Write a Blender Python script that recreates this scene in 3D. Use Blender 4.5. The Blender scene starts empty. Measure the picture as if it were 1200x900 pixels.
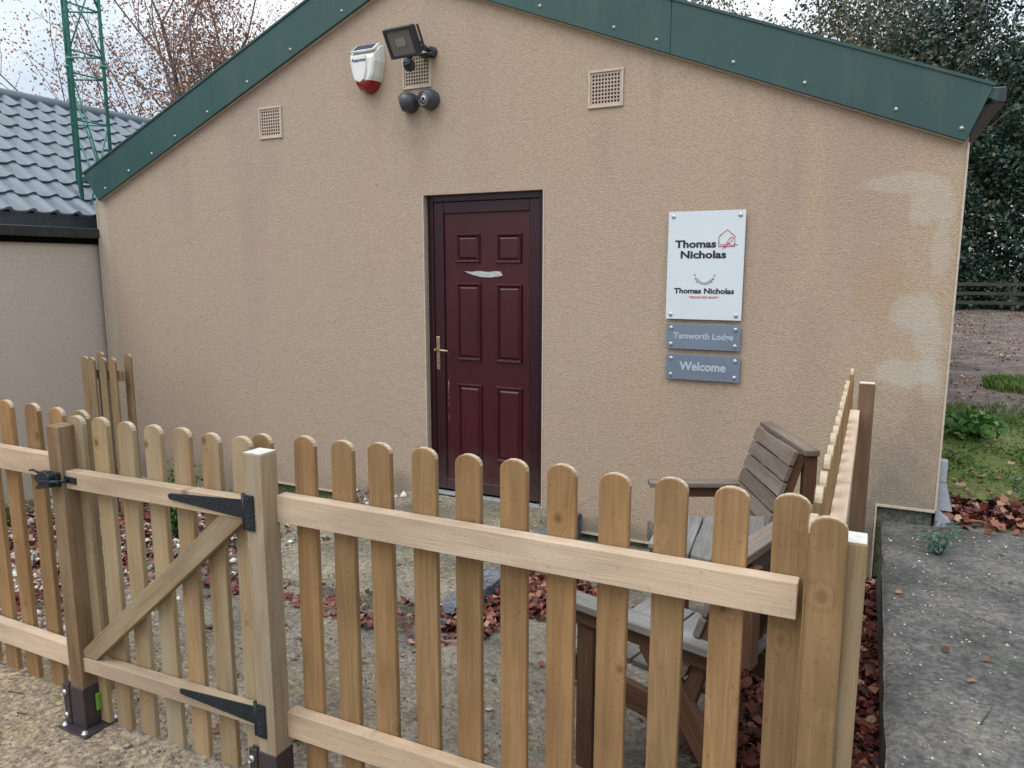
import bpy, bmesh, math, random
import numpy as np
from mathutils import Matrix, Vector, noise
random.seed(7); rng=np.random.default_rng(7)
R=math.radians
scene=bpy.context.scene
COL=scene.collection
# ---------------------------------------------------------------- camera
cam_d=bpy.data.cameras.new('camera'); cam=bpy.data.objects.new('camera',cam_d); COL.objects.link(cam)
cam_d.sensor_width=36; cam_d.lens=868/1200*36; cam_d.clip_start=0.05; cam_d.clip_end=2000
cam.location=(0,0,1.65); cam.rotation_euler=(R(90-8.85),0,R(26.0))
scene.camera=cam
scene.render.resolution_x=1024; scene.render.resolution_y=768
# ---------------------------------------------------------------- world
SUN_EL,SUN_AZ=57,200      # azimuth the light comes from, clockwise from +Y
world=bpy.data.worlds.new('World'); scene.world=world; world.use_nodes=True
nt=world.node_tree; nt.nodes.clear()
def N(t,tp,**kw):
    n=t.nodes.new(tp)
    for k,v in kw.items():
        if k in('loc',): continue
        if isinstance(k,str) and hasattr(n,k): setattr(n,k,v)
    return n
out=N(nt,'ShaderNodeOutputWorld'); bg=N(nt,'ShaderNodeBackground'); bg.inputs[1].default_value=0.10
sky=N(nt,'ShaderNodeTexSky'); sky.sky_type='NISHITA'; sky.sun_disc=False
sky.sun_elevation=R(SUN_EL); sky.sun_rotation=R(SUN_AZ); sky.air_density=1.0; sky.dust_density=2.0
tc=N(nt,'ShaderNodeTexCoord'); mp=N(nt,'ShaderNodeMapping'); mp.inputs['Scale'].default_value=(1,1,2.6)
n1=N(nt,'ShaderNodeTexNoise'); n1.inputs['Scale'].default_value=3.2; n1.inputs['Detail'].default_value=6; n1.inputs['Roughness'].default_value=.5
cr=N(nt,'ShaderNodeValToRGB'); e=cr.color_ramp.elements
e[0].position=.36; e[0].color=(6.9,8.0,9.2,1); e[1].position=.62; e[1].color=(11.0,11.3,11.6,1)
mx=N(nt,'ShaderNodeMixRGB'); mx.inputs[0].default_value=.88
nt.links.new(tc.outputs['Generated'],mp.inputs[0]); nt.links.new(mp.outputs[0],n1.inputs[0]); nt.links.new(n1.outputs[0],cr.inputs[0])
nt.links.new(sky.outputs[0],mx.inputs[1]); nt.links.new(cr.outputs[0],mx.inputs[2]); sz=N(nt,'ShaderNodeSeparateXYZ'); nt.links.new(tc.outputs['Generated'],sz.inputs[0])
mzr=N(nt,'ShaderNodeMapRange'); mzr.inputs[1].default_value=0; mzr.inputs[2].default_value=1; mzr.inputs[3].default_value=.78; mzr.inputs[4].default_value=1.9; nt.links.new(sz.outputs[2],mzr.inputs[0])
vm=N(nt,'ShaderNodeVectorMath'); vm.operation='SCALE'; nt.links.new(mx.outputs[0],vm.inputs[0]); nt.links.new(mzr.outputs[0],vm.inputs['Scale'])
nt.links.new(vm.outputs[0],bg.inputs[0]); nt.links.new(bg.outputs[0],out.inputs[0])
# ---------------------------------------------------------------- sun (overcast: weak and very soft)
sd=bpy.data.lights.new('sun','SUN'); sd.energy=1.4; sd.angle=R(40); sd.color=(1,.97,.92)
so=bpy.data.objects.new('sun',sd); COL.objects.link(so)
a=R(SUN_AZ); el=R(SUN_EL); dv=Vector((math.sin(a)*math.cos(el),math.cos(a)*math.cos(el),math.sin(el)))
so.rotation_euler=dv.to_track_quat('Z','Y').to_euler(); so.location=(0,0,30)
vs=scene.view_settings; vs.view_transform='Standard'; vs.look='None'; vs.gamma=1; vs.use_curve_mapping=False; vs.exposure=0.12
scene.render.engine='CYCLES'
try: scene.cycles.max_bounces=6; scene.cycles.use_denoising=True
except: pass

# ================================================================ helpers
WM={}
def ident(o): return o.name
def link(name,mesh,mat=None,parent=None,M=None):
    o=bpy.data.objects.new(name,mesh); COL.objects.link(o)
    if mat is not None and mesh is not None and len(mesh.materials)==0:
        for m in (mat if isinstance(mat,(list,tuple)) else [mat]): mesh.materials.append(m)
    M=M or Matrix.Identity(4)
    o.matrix_basis=M
    WM[o.name]=M.copy()
    if parent is not None:
        o.parent=parent; o.matrix_parent_inverse=WM[parent.name].inverted()
    return o
def root(name,loc,label,cat,group=None):
    o=link(name,None,M=Matrix.Translation(loc)); o.empty_display_size=.1
    tag(o,label,cat,group); return o
def tag(o,label,cat,group=None,kind=None):
    if label: o['label']=label
    if cat: o['category']=cat
    if group: o['group']=group
    if kind: o['kind']=kind
    return o
def bm_new(): return bmesh.new()
def bm_mesh(bm,name,smooth=False,autosmooth=None):
    me=bpy.data.meshes.new(name); bm.normal_update(); bm.to_mesh(me); bm.free()
    if smooth:
        for p in me.polygons: p.use_smooth=True
    return me
def add_box(bm,x0,x1,y0,y1,z0,z1,bev=0,M=None,mi=0):
    vs=[bm.verts.new((x,y,z)) for x in(x0,x1) for y in(y0,y1) for z in(z0,z1)]
    f=[(0,1,3,2),(4,6,7,5),(0,4,5,1),(2,3,7,6),(0,2,6,4),(1,5,7,3)]
    fs=[bm.faces.new([vs[i] for i in q]) for q in f]
    for q in fs: q.material_index=mi
    if bev>0:
        es=set(e for q in fs for e in q.edges)
        r=bmesh.ops.bevel(bm,geom=list(es),offset=bev,segments=2,affect='EDGES',profile=.5)
        vs=list(set([v for v in vs if v.is_valid]+list(r['verts'])))
        for q in r['faces']: q.material_index=mi
    if M is not None: bmesh.ops.transform(bm,matrix=M,verts=vs)
    return vs
def add_prism(bm,pts,d0,d1,axis='Y',bev=0,mi=0,M=None):
    # pts in plane: axis Y -> (x,z); axis Z -> (x,y); axis X -> (y,z)
    def P(p,d):
        return {'Y':(p[0],d,p[1]),'Z':(p[0],p[1],d),'X':(d,p[0],p[1])}[axis]
    a=[bm.verts.new(P(p,d0)) for p in pts]; b=[bm.verts.new(P(p,d1)) for p in pts]
    fs=[bm.faces.new(a),bm.faces.new(b[::-1])]
    n=len(pts)
    for i in range(n): fs.append(bm.faces.new([a[i],b[i],b[(i+1)%n],a[(i+1)%n]]))
    for q in fs: q.material_index=mi
    vs=a+b
    if bev>0:
        es=set(e for q in fs[:2] for e in q.edges)
        r=bmesh.ops.bevel(bm,geom=list(es),offset=bev,segments=1,affect='EDGES')
        vs=list(set([v for v in vs if v.is_valid]+list(r['verts'])))
    bmesh.ops.recalc_face_normals(bm,faces=list(bm.faces))
    if M is not None: bmesh.ops.transform(bm,matrix=M,verts=vs)
    return vs
def add_tube(bm,p0,p1,r0,r1=None,n=8,cap=True,mi=0):
    r1=r0 if r1 is None else r1
    p0=Vector(p0);p1=Vector(p1); d=(p1-p0)
    if d.length<1e-6: return
    q=d.to_track_quat('Z','Y')
    a=[];b=[]
    for i in range(n):
        t=2*math.pi*i/n; o=q@Vector((math.cos(t),math.sin(t),0))
        a.append(bm.verts.new(p0+o*r0)); b.append(bm.verts.new(p1+o*r1))
    for i in range(n):
        f=bm.faces.new([a[i],a[(i+1)%n],b[(i+1)%n],b[i]]); f.smooth=True; f.material_index=mi
    if cap:
        f=bm.faces.new(a[::-1]); f.material_index=mi; f=bm.faces.new(b); f.material_index=mi
def add_lathe(bm,prof,M,n=20,mi=0):
    rings=[]
    for r,z in prof:
        rings.append([bm.verts.new(M@Vector((r*math.cos(2*math.pi*i/n),r*math.sin(2*math.pi*i/n),z))) for i in range(n)] if r>1e-5 else [bm.verts.new(M@Vector((0,0,z)))])
    for A,B in zip(rings,rings[1:]):
        for i in range(n):
            if len(A)==1 and len(B)==1: continue
            if len(A)==1: f=[A[0],B[i],B[(i+1)%n]]
            elif len(B)==1: f=[A[i],A[(i+1)%n],B[0]]
            else: f=[A[i],A[(i+1)%n],B[(i+1)%n],B[i]]
            q=bm.faces.new(f); q.smooth=True; q.material_index=mi
def grow(me,val=0):pass
# board: length along local Z
def board_mesh(L,w,t,bev=.0025,rnd=0):
    bm=bm_new(); add_box(bm,-w/2,w/2,-t/2,t/2,0,L,bev)
    return bm_mesh(bm,'board')
def frame(p0,p1,front=(0,-1,0)):
    # local Z -> p1-p0, local -Y -> front-ish
    p0=Vector(p0);p1=Vector(p1); z=(p1-p0).normalized(); y=-Vector(front); y=(y-y.dot(z)*z).normalized(); x=y.cross(z)
    M=Matrix.Identity(4)
    for i in range(3): M[i][0]=x[i];M[i][1]=y[i];M[i][2]=z[i];M[i][3]=p0[i]
    return M
def board(name,p0,p1,w,t,mat,parent=None,front=(0,-1,0),bev=.0025):
    L=(Vector(p1)-Vector(p0)).length
    return link(name,board_mesh(L,w,t,bev),mat,parent,frame(p0,p1,front))
def picket_mesh(L,w=.07,t=.018,arc=True):
    bm=bm_new(); h=w*.36
    pts=[(-w/2,0),(w/2,0),(w/2,L-h)]
    if arc:
        for i in range(1,8):
            a=math.pi*i/8; pts.append((w/2*math.cos(a),L-h+h*math.sin(a)))
    pts.append((-w/2,L-h))
    add_prism(bm,pts,-t/2,t/2,'Y',bev=.0022)
    bm.normal_update()
    for f in bm.faces:
        if f.normal.z>.25 and abs(f.normal.y)<.5: f.material_index=1
    return bm_mesh(bm,'picket')
# ---------------------------------------------------------------- materials
def mat_new(name):
    m=bpy.data.materials.new(name); m.use_nodes=True; t=m.node_tree
    b=t.nodes['Principled BSDF']; return m,t,b
def lk(t,a,b): t.links.new(a,b)
def ramp(t,src,stops):
    r=N(t,'ShaderNodeValToRGB'); el=r.color_ramp.elements
    while len(el)<len(stops): el.new(.5)
    for i,(p,c) in enumerate(stops):
        el[i].position=p; el[i].color=(c[0],c[1],c[2],1) if not isinstance(c,(int,float)) else (c,c,c,1)
    lk(t,src,r.inputs[0]); return r.outputs[0]
def tnoise(t,vec,scale,detail=4,rough=.55,dist=0):
    n=N(t,'ShaderNodeTexNoise'); n.inputs['Scale'].default_value=scale; n.inputs['Detail'].default_value=detail
    n.inputs['Roughness'].default_value=rough; n.inputs['Distortion'].default_value=dist
    if vec is not None: lk(t,vec,n.inputs['Vector'])
    return n.outputs[0]
def mixc(t,f,a,b,mode='MIX'):
    m=N(t,'ShaderNodeMixRGB'); m.blend_type=mode
    for s,v in((0,f),(1,a),(2,b)):
        if isinstance(v,(int,float)): m.inputs[s].default_value=v if s==0 else (v,v,v,1)
        elif isinstance(v,tuple): m.inputs[s].default_value=(*v,1)
        else: lk(t,v,m.inputs[s])
    return m.outputs[0]
def math_(t,op,a,b=0.0,c=None):
    m=N(t,'ShaderNodeMath'); m.operation=op
    for s,v in((0,a),(1,b)):
        if isinstance(v,(int,float)): m.inputs[s].default_value=v
        else: lk(t,v,m.inputs[s])
    if c is not None:
        if isinstance(c,(int,float)): m.inputs[2].default_value=c
        else: lk(t,c,m.inputs[2])
    return m.outputs[0]
def mapping(t,vec,scale=(1,1,1),loc=(0,0,0)):
    m=N(t,'ShaderNodeMapping'); m.inputs['Scale'].default_value=scale; m.inputs['Location'].default_value=loc
    lk(t,vec,m.inputs[0]); return m.outputs[0]
def bump(t,h,b,strength=.4,dist=.01,prev=None):
    n=N(t,'ShaderNodeBump'); n.inputs['Strength'].default_value=strength; n.inputs['Distance'].default_value=dist
    lk(t,h,n.inputs['Height'])
    if prev is not None: lk(t,prev,n.inputs['Normal'])
    if b is not None: lk(t,n.outputs[0],b.inputs['Normal'])
    return n.outputs[0]
def objco(t): return N(t,'ShaderNodeTexCoord').outputs['Object']
def ellipse_mask(t,co,cx,cz,rx,rz,amt=.35,sc=6,soft=.35):
    # co: object coords; returns 0..1 blob in the XZ plane with a noisy edge
    s=N(t,'ShaderNodeSeparateXYZ'); lk(t,co,s.inputs[0])
    dx=math_(t,'DIVIDE',math_(t,'SUBTRACT',s.outputs[0],cx),rx); dz=math_(t,'DIVIDE',math_(t,'SUBTRACT',s.outputs[2],cz),rz)
    d=math_(t,'SQRT',math_(t,'ADD',math_(t,'MULTIPLY',dx,dx),math_(t,'MULTIPLY',dz,dz)))
    n=tnoise(t,co,sc,5,.6)
    d=math_(t,'ADD',d,math_(t,'MULTIPLY',math_(t,'SUBTRACT',n,.5),amt*3))
    return ramp(t,d,[(1-soft if soft<1 else 0,1.0),(1.0,0.0)])
def wood(name,c_light,c_dark,grain=1.0,rough=.75,knots=True,grey=None,wet=0):
    m,t,b=mat_new(name); co=objco(t)
    oi=N(t,'ShaderNodeObjectInfo')
    v=N(t,'ShaderNodeVectorMath'); v.operation='MULTIPLY_ADD'; 
    cmb=N(t,'ShaderNodeCombineXYZ'); 
    for i in range(3): lk(t,oi.outputs['Random'],cmb.inputs[i])
    lk(t,cmb.outputs[0],v.inputs[0]); v.inputs[1].default_value=(37,19,53); lk(t,co,v.inputs[2]); p=v.outputs[0]
    # knots in XZ of the board
    kv=N(t,'ShaderNodeVectorMath'); kv.operation='MULTIPLY'; lk(t,p,kv.inputs[0]); kv.inputs[1].default_value=(1,.25,.8)
    vo=N(t,'ShaderNodeTexVoronoi'); vo.inputs['Scale'].default_value=6.5; lk(t,kv.outputs[0],vo.inputs['Vector'])
    kd=vo.outputs['Distance']
    # grain warped round knots
    warp=ramp(t,kd,[(0,1.0),(.20,0.0)])
    sc=mapping(t,p,(14*grain,14*grain,.9))
    n1=tnoise(t,sc,1.0,3,.5,.4)
    ph=math_(t,'ADD',math_(t,'MULTIPLY',n1,9.0),math_(t,'MULTIPLY',warp,2.2))
    ring=math_(t,'FRACT',ph)
    ring=ramp(t,ring,[(0,0.05),(.55,.75),(.85,.35),(1,.05)])
    fine=tnoise(t,mapping(t,p,(230,230,6)),1.0,4,.65)
    blot=tnoise(t,p,5,3,.5)
    f=math_(t,'ADD',math_(t,'MULTIPLY',ring,.24),math_(t,'ADD',math_(t,'MULTIPLY',fine,.52),math_(t,'MULTIPLY',blot,.35)))
    c=ramp(t,f,[(.3,c_light),(.82,c_dark)])
    # per board tone
    tone=ramp(t,oi.outputs['Random'],[(0,(.78,.77,.74)),(.35,(1.05,.98,.90)),(.7,(.92,.94,.93)),(1,(1.16,1.13,1.10))])
    c=mixc(t,1.0,c,tone,'MULTIPLY')
    if grey: 
        g=ramp(t,tnoise(t,mapping(t,p,(18,18,2.2)),1,4,.6),[(.42,0.0),(.68,1.0)])
        c=mixc(t,math_(t,'MULTIPLY',g,.6),c,grey)
    wt=tnoise(t,mapping(t,p,(9,9,1.6)),1,3,.55); c=mixc(t,1.0,c,ramp(t,wt,[(.32,(.80,.79,.78)),(.5,(1,1,1)),(.7,(1.14,1.12,1.08))]),'MULTIPLY')
    if knots:
        k=ramp(t,kd,[(.045,1.0),(.068,0.0)]); kc=tuple(x*.38 for x in c_dark)
        k2=ramp(t,kd,[(.05,0.0),(.072,1.0),(.10,0.0)])
        c=mixc(t,math_(t,'MULTIPLY',k,.75),c,(kc[0]*1.2,kc[1],kc[2]))
        c=mixc(t,math_(t,'MULTIPLY',k2,.35),c,(c_dark[0]*.5,c_dark[1]*.42,c_dark[2]*.4))
    # dirt specks
    sp=ramp(t,tnoise(t,p,90,2,.5),[(.66,0.0),(.74,1.0)])
    c=mixc(t,math_(t,'MULTIPLY',sp,.35),c,tuple(x*.35 for x in c_dark))
    lk(t,c,b.inputs['Base Color']); b.inputs['Roughness'].default_value=rough; b.inputs['Specular IOR Level'].default_value=.25
    bn=bump(t,fine,None,.5,.0025); bn2=bump(t,tnoise(t,mapping(t,p,(60,60,260)),1,2,.6),None,.22,.0015,bn); bump(t,ring,b,.12,.002,bn2)
    return m
def plain(name,c,rough=.5,metal=0,var=.12,scale=25,bmp=0,bs=200,spec=.5):
    m,t,b=mat_new(name); co=objco(t)
    n=tnoise(t,co,scale,4,.6)
    cc=ramp(t,n,[(.3,tuple(x*(1-var) for x in c)),(.7,tuple(min(1,x*(1+var)) for x in c))])
    lk(t,cc,b.inputs['Base Color']); b.inputs['Metallic'].default_value=metal; b.inputs['Specular IOR Level'].default_value=spec
    rr=ramp(t,tnoise(t,co,scale*2,3,.6),[(.3,max(0,rough-.07)),(.7,min(1,rough+.07))]); lk(t,rr,b.inputs['Roughness'])
    if bmp: bump(t,tnoise(t,co,bs,3,.6),b,bmp,.003)
    return m
M_={}
M_['picket']=wood('picket_wood',(.345,.218,.110),(.195,.116,.052))
M_['gatewood']=wood('gate_wood',(.365,.270,.155),(.225,.148,.078),grey=(.31,.27,.195))
M_['rail']=wood('planed_rail',(.53,.425,.325),(.39,.295,.21),grain=.8)
M_['post_grey']=wood('gate_post_wood',(.37,.295,.205),(.23,.165,.10),grey=(.32,.30,.25))
M_['post_brown']=wood('latch_post_wood',(.245,.165,.095),(.125,.075,.040),grey=(.24,.19,.13))
M_['post_far']=wood('far_post_wood',(.25,.160,.105),(.155,.09,.055))
M_['endgrain']=plain('sawn_end',(.54,.52,.48),.8,var=.2,scale=60)
M_['cutend']=plain('cut_end_grain',(.41,.335,.235),.8,var=.25,scale=70)
M_['old']=wood('old_picket_wood',(.33,.235,.125),(.17,.105,.055),grey=(.20,.17,.12))
M_['bench']=wood('bench_weathered',(.215,.175,.148),(.105,.080,.064),knots=False,grey=(.24,.225,.21))
M_['benchred']=wood('bench_brown',(.150,.082,.050),(.070,.036,.024),knots=False)
M_['benchtop']=wood('bench_bleached',(.235,.23,.22),(.13,.125,.118),knots=False,grey=(.285,.30,.305))
M_['blackiron']=plain('black_iron',(.014,.022,.030),.45,.3,bmp=.15)
M_['brownsteel']=plain('brown_steel',(.060,.048,.055),.42,.35,bmp=.05)
M_['zinc']=plain('zinc_bolt',(.55,.55,.56),.4,.8)
M_['greenplastic']=plain('green_plastic',(.13,.27,.04),.5)
M_['bargegreen']=plain('green_coated_steel',(.019,.068,.062),.34,0,var=.10,scale=3,spec=.5)
_m,_t,_b=mat_new('green_coated_steel'); _co=objco(_t)
_c=ramp(_t,tnoise(_t,_co,1.2,4,.6),[(.3,(.017,.060,.055)),(.7,(.022,.075,.068))])
_c=mixc(_t,ramp(_t,tnoise(_t,mapping(_t,_co,(7,7,1.2)),1,5,.65),[(.50,0.0),(.80,.35)]),_c,(.10,.12,.10)); _c=mixc(_t,ramp(_t,tnoise(_t,_co,45,3,.6),[(.66,0.0),(.78,.35)]),_c,(.14,.15,.13))
lk(_t,_c,_b.inputs['Base Color']); _b.inputs['Roughness'].default_value=.38; bump(_t,tnoise(_t,mapping(_t,_co,(1.2,1.2,4)),1,2,.5),_b,.12,.02); M_['bargegreen']=_m
M_['screw']=plain('screw_cap',(.42,.50,.50),.3,.5)
M_['towergreen']=plain('mast_green',(.055,.21,.165),.5,.1,var=.25)
M_['white']=plain('white_plastic',(.72,.73,.70),.35,var=.06,scale=8)
M_['darkplastic']=plain('dark_plastic',(.030,.036,.045),.38,spec=.5)
M_['camgrey']=plain('camera_grey',(.055,.062,.075),.35)
M_['redplastic']=plain('red_lens',(.28,.012,.016),.2)
M_['bluepanel']=plain('solar_cell',(.012,.045,.10),.12)
M_['lens']=plain('lens_black',(.006,.007,.008),.06)
M_['glassgrey']=plain('lamp_glass',(.17,.165,.15),.16,var=.05)
M_['led']=plain('led_chip',(.27,.27,.23),.3)
M_['signwhite']=plain('sign_white',(.64,.70,.75),.22,var=.02,scale=3)
M_['signgrey']=plain('sign_grey',(.20,.25,.32),.42,.35,var=.05,scale=4)
M_['signtext']=plain('sign_pale_letter',(.42,.50,.58),.5,var=.03)
M_['ink']=plain('black_ink',(.012,.013,.03),.4,var=.02)
M_['inkblue']=plain('blue_ink',(.02,.06,.16),.4)
M_['inkred']=plain('red_ink',(.55,.075,.085),.4,var=.02)
M_['inkgrey']=plain('grey_ink',(.06,.07,.09),.4,var=.02)
M_['bead']=plain('cream_bead',(.50,.43,.34),.6,var=.1)
M_['vent']=plain('vent_clay',(.46,.37,.30),.7,var=.1)
M_['shadeblack']=plain('shade_black',(.004,.004,.004),.9,spec=.05)
M_['brass']=plain('worn_brass',(.42,.34,.20),.35,.8)
M_['tape']=plain('silver_tape',(.48,.49,.51),.4,.2,var=.25,scale=60,bmp=.4,bs=60)
M_['alu']=plain('sill_aluminium',(.45,.47,.50),.35,.7)
M_['gutterdark']=plain('gutter_dark',(.020,.028,.026),.35,var=.4,scale=12)
M_['fasciablue']=plain('flashing_dark',(.028,.042,.055),.4,var=.2)
M_['soffit']=plain('soffit_brown',(.045,.030,.028),.6)
M_['greypvc']=plain('grey_pvc',(.35,.37,.42),.4)
# door skin
def door_mat(name,c,bs):
    m,t,b=mat_new(name); co=objco(t)
    g=tnoise(t,mapping(t,co,(150,150,5)),1,4,.6); n=tnoise(t,co,3,3,.5)
    cc=ramp(t,math_(t,'ADD',math_(t,'MULTIPLY',g,.6),math_(t,'MULTIPLY',n,.4)),[(.3,tuple(x*.65 for x in c)),(.7,tuple(x*1.35 for x in c))])
    lk(t,cc,b.inputs['Base Color']); b.inputs['Roughness'].default_value=.33; b.inputs['Specular IOR Level'].default_value=.45
    sc_=ellipse_mask(t,co,-2.742,.80,.006,.34,.5,40,.7); gg=ramp(t,tnoise(t,mapping(t,co,(60,60,14)),1,3,.6),[(.52,0.0),(.58,1.0)])
    c2=mixc(t,math_(t,'MULTIPLY',math_(t,'MULTIPLY',sc_,gg),.6),cc,(.5,.48,.48)); dz=N(t,'ShaderNodeSeparateXYZ'); lk(t,co,dz.inputs[0])
    dd_=ramp(t,math_(t,'ADD',dz.outputs[2],math_(t,'MULTIPLY',tnoise(t,co,9,4,.6),.5)),[(.30,1.0),(.62,0.0)])
    c2=mixc(t,math_(t,'MULTIPLY',dd_,.28),c2,(.14,.12,.10)); lk(t,c2,b.inputs['Base Color'])
    bump(t,g,b,bs,.001); return m
M_['door']=door_mat('door_rosewood',(.050,.0065,.0105),.25)
M_['doorframe']=door_mat('door_frame_rosewood',(.026,.006,.012),.12)
# render on the main wall (XZ plane)
def stucco(name,base,plainish=False):
    m,t,b=mat_new(name); co=objco(t)
    fine=tnoise(t,co,125,3,.7); grit=tnoise(t,co,260,2,.6)
    big=tnoise(t,co,1.3,4,.55); mid=tnoise(t,mapping(t,co,(5,5,1.2)),1,4,.6)
    f=math_(t,'ADD',math_(t,'MULTIPLY',fine,.75),math_(t,'MULTIPLY',grit,.25))
    c=ramp(t,f,[(.34,tuple(x*.74 for x in base)),(.52,base),(.72,tuple(min(1,x*1.16) for x in base))])
    if not plainish:
        # a warmer buff towards the right-hand half, greyer left
        s=N(t,'ShaderNodeSeparateXYZ'); lk(t,co,s.inputs[0])
        gx=ramp(t,math_(t,'ADD',math_(t,'MULTIPLY',s.outputs[0],.13),math_(t,'ADD',math_(t,'MULTIPLY',big,.5),.45)),[(.15,(.98,.98,.985)),(.75,(1.03,1.0,.92))])
        c=mixc(t,1.0,c,gx,'MULTIPLY')
        c=mixc(t,math_(t,'MULTIPLY',ramp(t,mid,[(.45,0.0),(.75,1.0)]),.22),c,(base[0]*.86,base[1]*.84,base[2]*.95))
        # pinkish rain streaks
        st=ramp(t,tnoise(t,mapping(t,co,(2.2,2.2,.25)),1,3,.55),[(.56,0.0),(.68,1.0)])
        hz=ramp(t,math_(t,'MULTIPLY_ADD',s.outputs[2],.5,-.2),[(.25,0.0),(.85,1.0)])
        c=mixc(t,math_(t,'MULTIPLY',math_(t,'MULTIPLY',st,hz),.42),c,(base[0]*.82,base[1]*.76,base[2]*.86))
        pale=(.56,.51,.44)
        for (cx,cz,rx,rz,k,am) in ((.08,2.10,.20,.06,.7,.25),(.23,1.98,.12,.12,.75,.3),(.29,1.75,.05,.22,.6,.3),(.19,1.42,.14,.12,.85,.28),(.27,1.28,.09,.12,.7,.3),(.17,1.09,.17,.085,.9,.18),(.30,1.05,.06,.14,.6,.2),(-6.27,1.5,.07,1.2,.55,.25),(-6.22,.4,.05,.6,.4,.3)):
            c=mixc(t,math_(t,'MULTIPLY',ellipse_mask(t,co,cx,cz,rx,rz,am*1.7,11,.30),k*.62),c,pale)
        # buff ring inside the pale patches
        c=mixc(t,math_(t,'MULTIPLY',ellipse_mask(t,co,.02,1.55,.17,.24,.3,6,.5),.4),c,(base[0]*.93,base[1]*.82,base[2]*.64))
        # grey-green algae low on the right and splash dirt along the foot
        dirt=ellipse_mask(t,co,.16,.35,.40,.75,.45,5,.85)
        c=mixc(t,math_(t,'MULTIPLY',dirt,.68),c,mixc(t,fine,(.10,.09,.08),(.30,.27,.23)))
        dirt=ellipse_mask(t,co,-.03,.1,.22,.30,.40,7,.65)
        c=mixc(t,math_(t,'MULTIPLY',dirt,.6),c,(.10,.105,.08))
        for (cx,cz,rx,rz,k) in ((-3.12,.0,.20,.19,.5),(-1.80,.0,.14,.24,.5),(-1.45,-.08,.5,.12,.5),(-2.95,2.58,.22,.16,.14),(-.92,.85,.25,.35,.08)):
            c=mixc(t,math_(t,'MULTIPLY',ellipse_mask(t,co,cx,cz,rx,rz,.4,6,.7),k),c,(.13,.125,.09))
        for (cx,cz,rx,rz,k) in ((-1.56,2.40,.12,.26,.30),(-2.92,2.45,.15,.30,.30),(-4.25,2.42,.11,.24,.22),(-1.25,2.75,.05,.5,.28),(-.45,2.2,.07,.45,.30),(-3.1,2.6,.05,.3,.2),(-5.2,2.2,.10,.5,.25),(-.3,1.2,.16,.5,.22)):
            c=mixc(t,math_(t,'MULTIPLY',ellipse_mask(t,mapping(t,co,(1,1,1)),cx,cz,rx,rz,.45,9,.8),k),c,(base[0]*.74,base[1]*.71,base[2]*.76))
        ln=tnoise(t,mapping(t,co,(1.3,1.3,.8)),1.0,5,.62); cl=ramp(t,ln,[(.497,0.0),(.5,1.0),(.503,0.0)]); gate=ramp(t,tnoise(t,co,.9,2,.5),[(.56,0.0),(.62,1.0)])
        c=mixc(t,math_(t,'MULTIPLY',math_(t,'MULTIPLY',cl,gate),.22),c,(.20,.16,.13))
        lowz=ramp(t,math_(t,'ADD',s.outputs[2],math_(t,'MULTIPLY',tnoise(t,co,5,4,.6),.3)),[(.0,1.0),(.22,0.0)])
        c=mixc(t,math_(t,'MULTIPLY',lowz,.38),c,(.20,.18,.13))
        sp=ramp(t,tnoise(t,co,34,2,.4),[(.735,0.0),(.76,1.0)])
        c=mixc(t,math_(t,'MULTIPLY',sp,.5),c,(.10,.07,.05))
    lk(t,c,b.inputs['Base Color']); b.inputs['Roughness'].default_value=.92; b.inputs['Specular IOR Level'].default_value=.15
    b1=bump(t,fine,None,.75 if not plainish else .25,.012)
    bump(t,big,b,.12,.03,b1)
    return m
M_['stucco']=stucco('roughcast_render',(.490,.386,.302))
M_['stucco2']=stucco('smooth_render',(.55,.485,.425),True)
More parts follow.
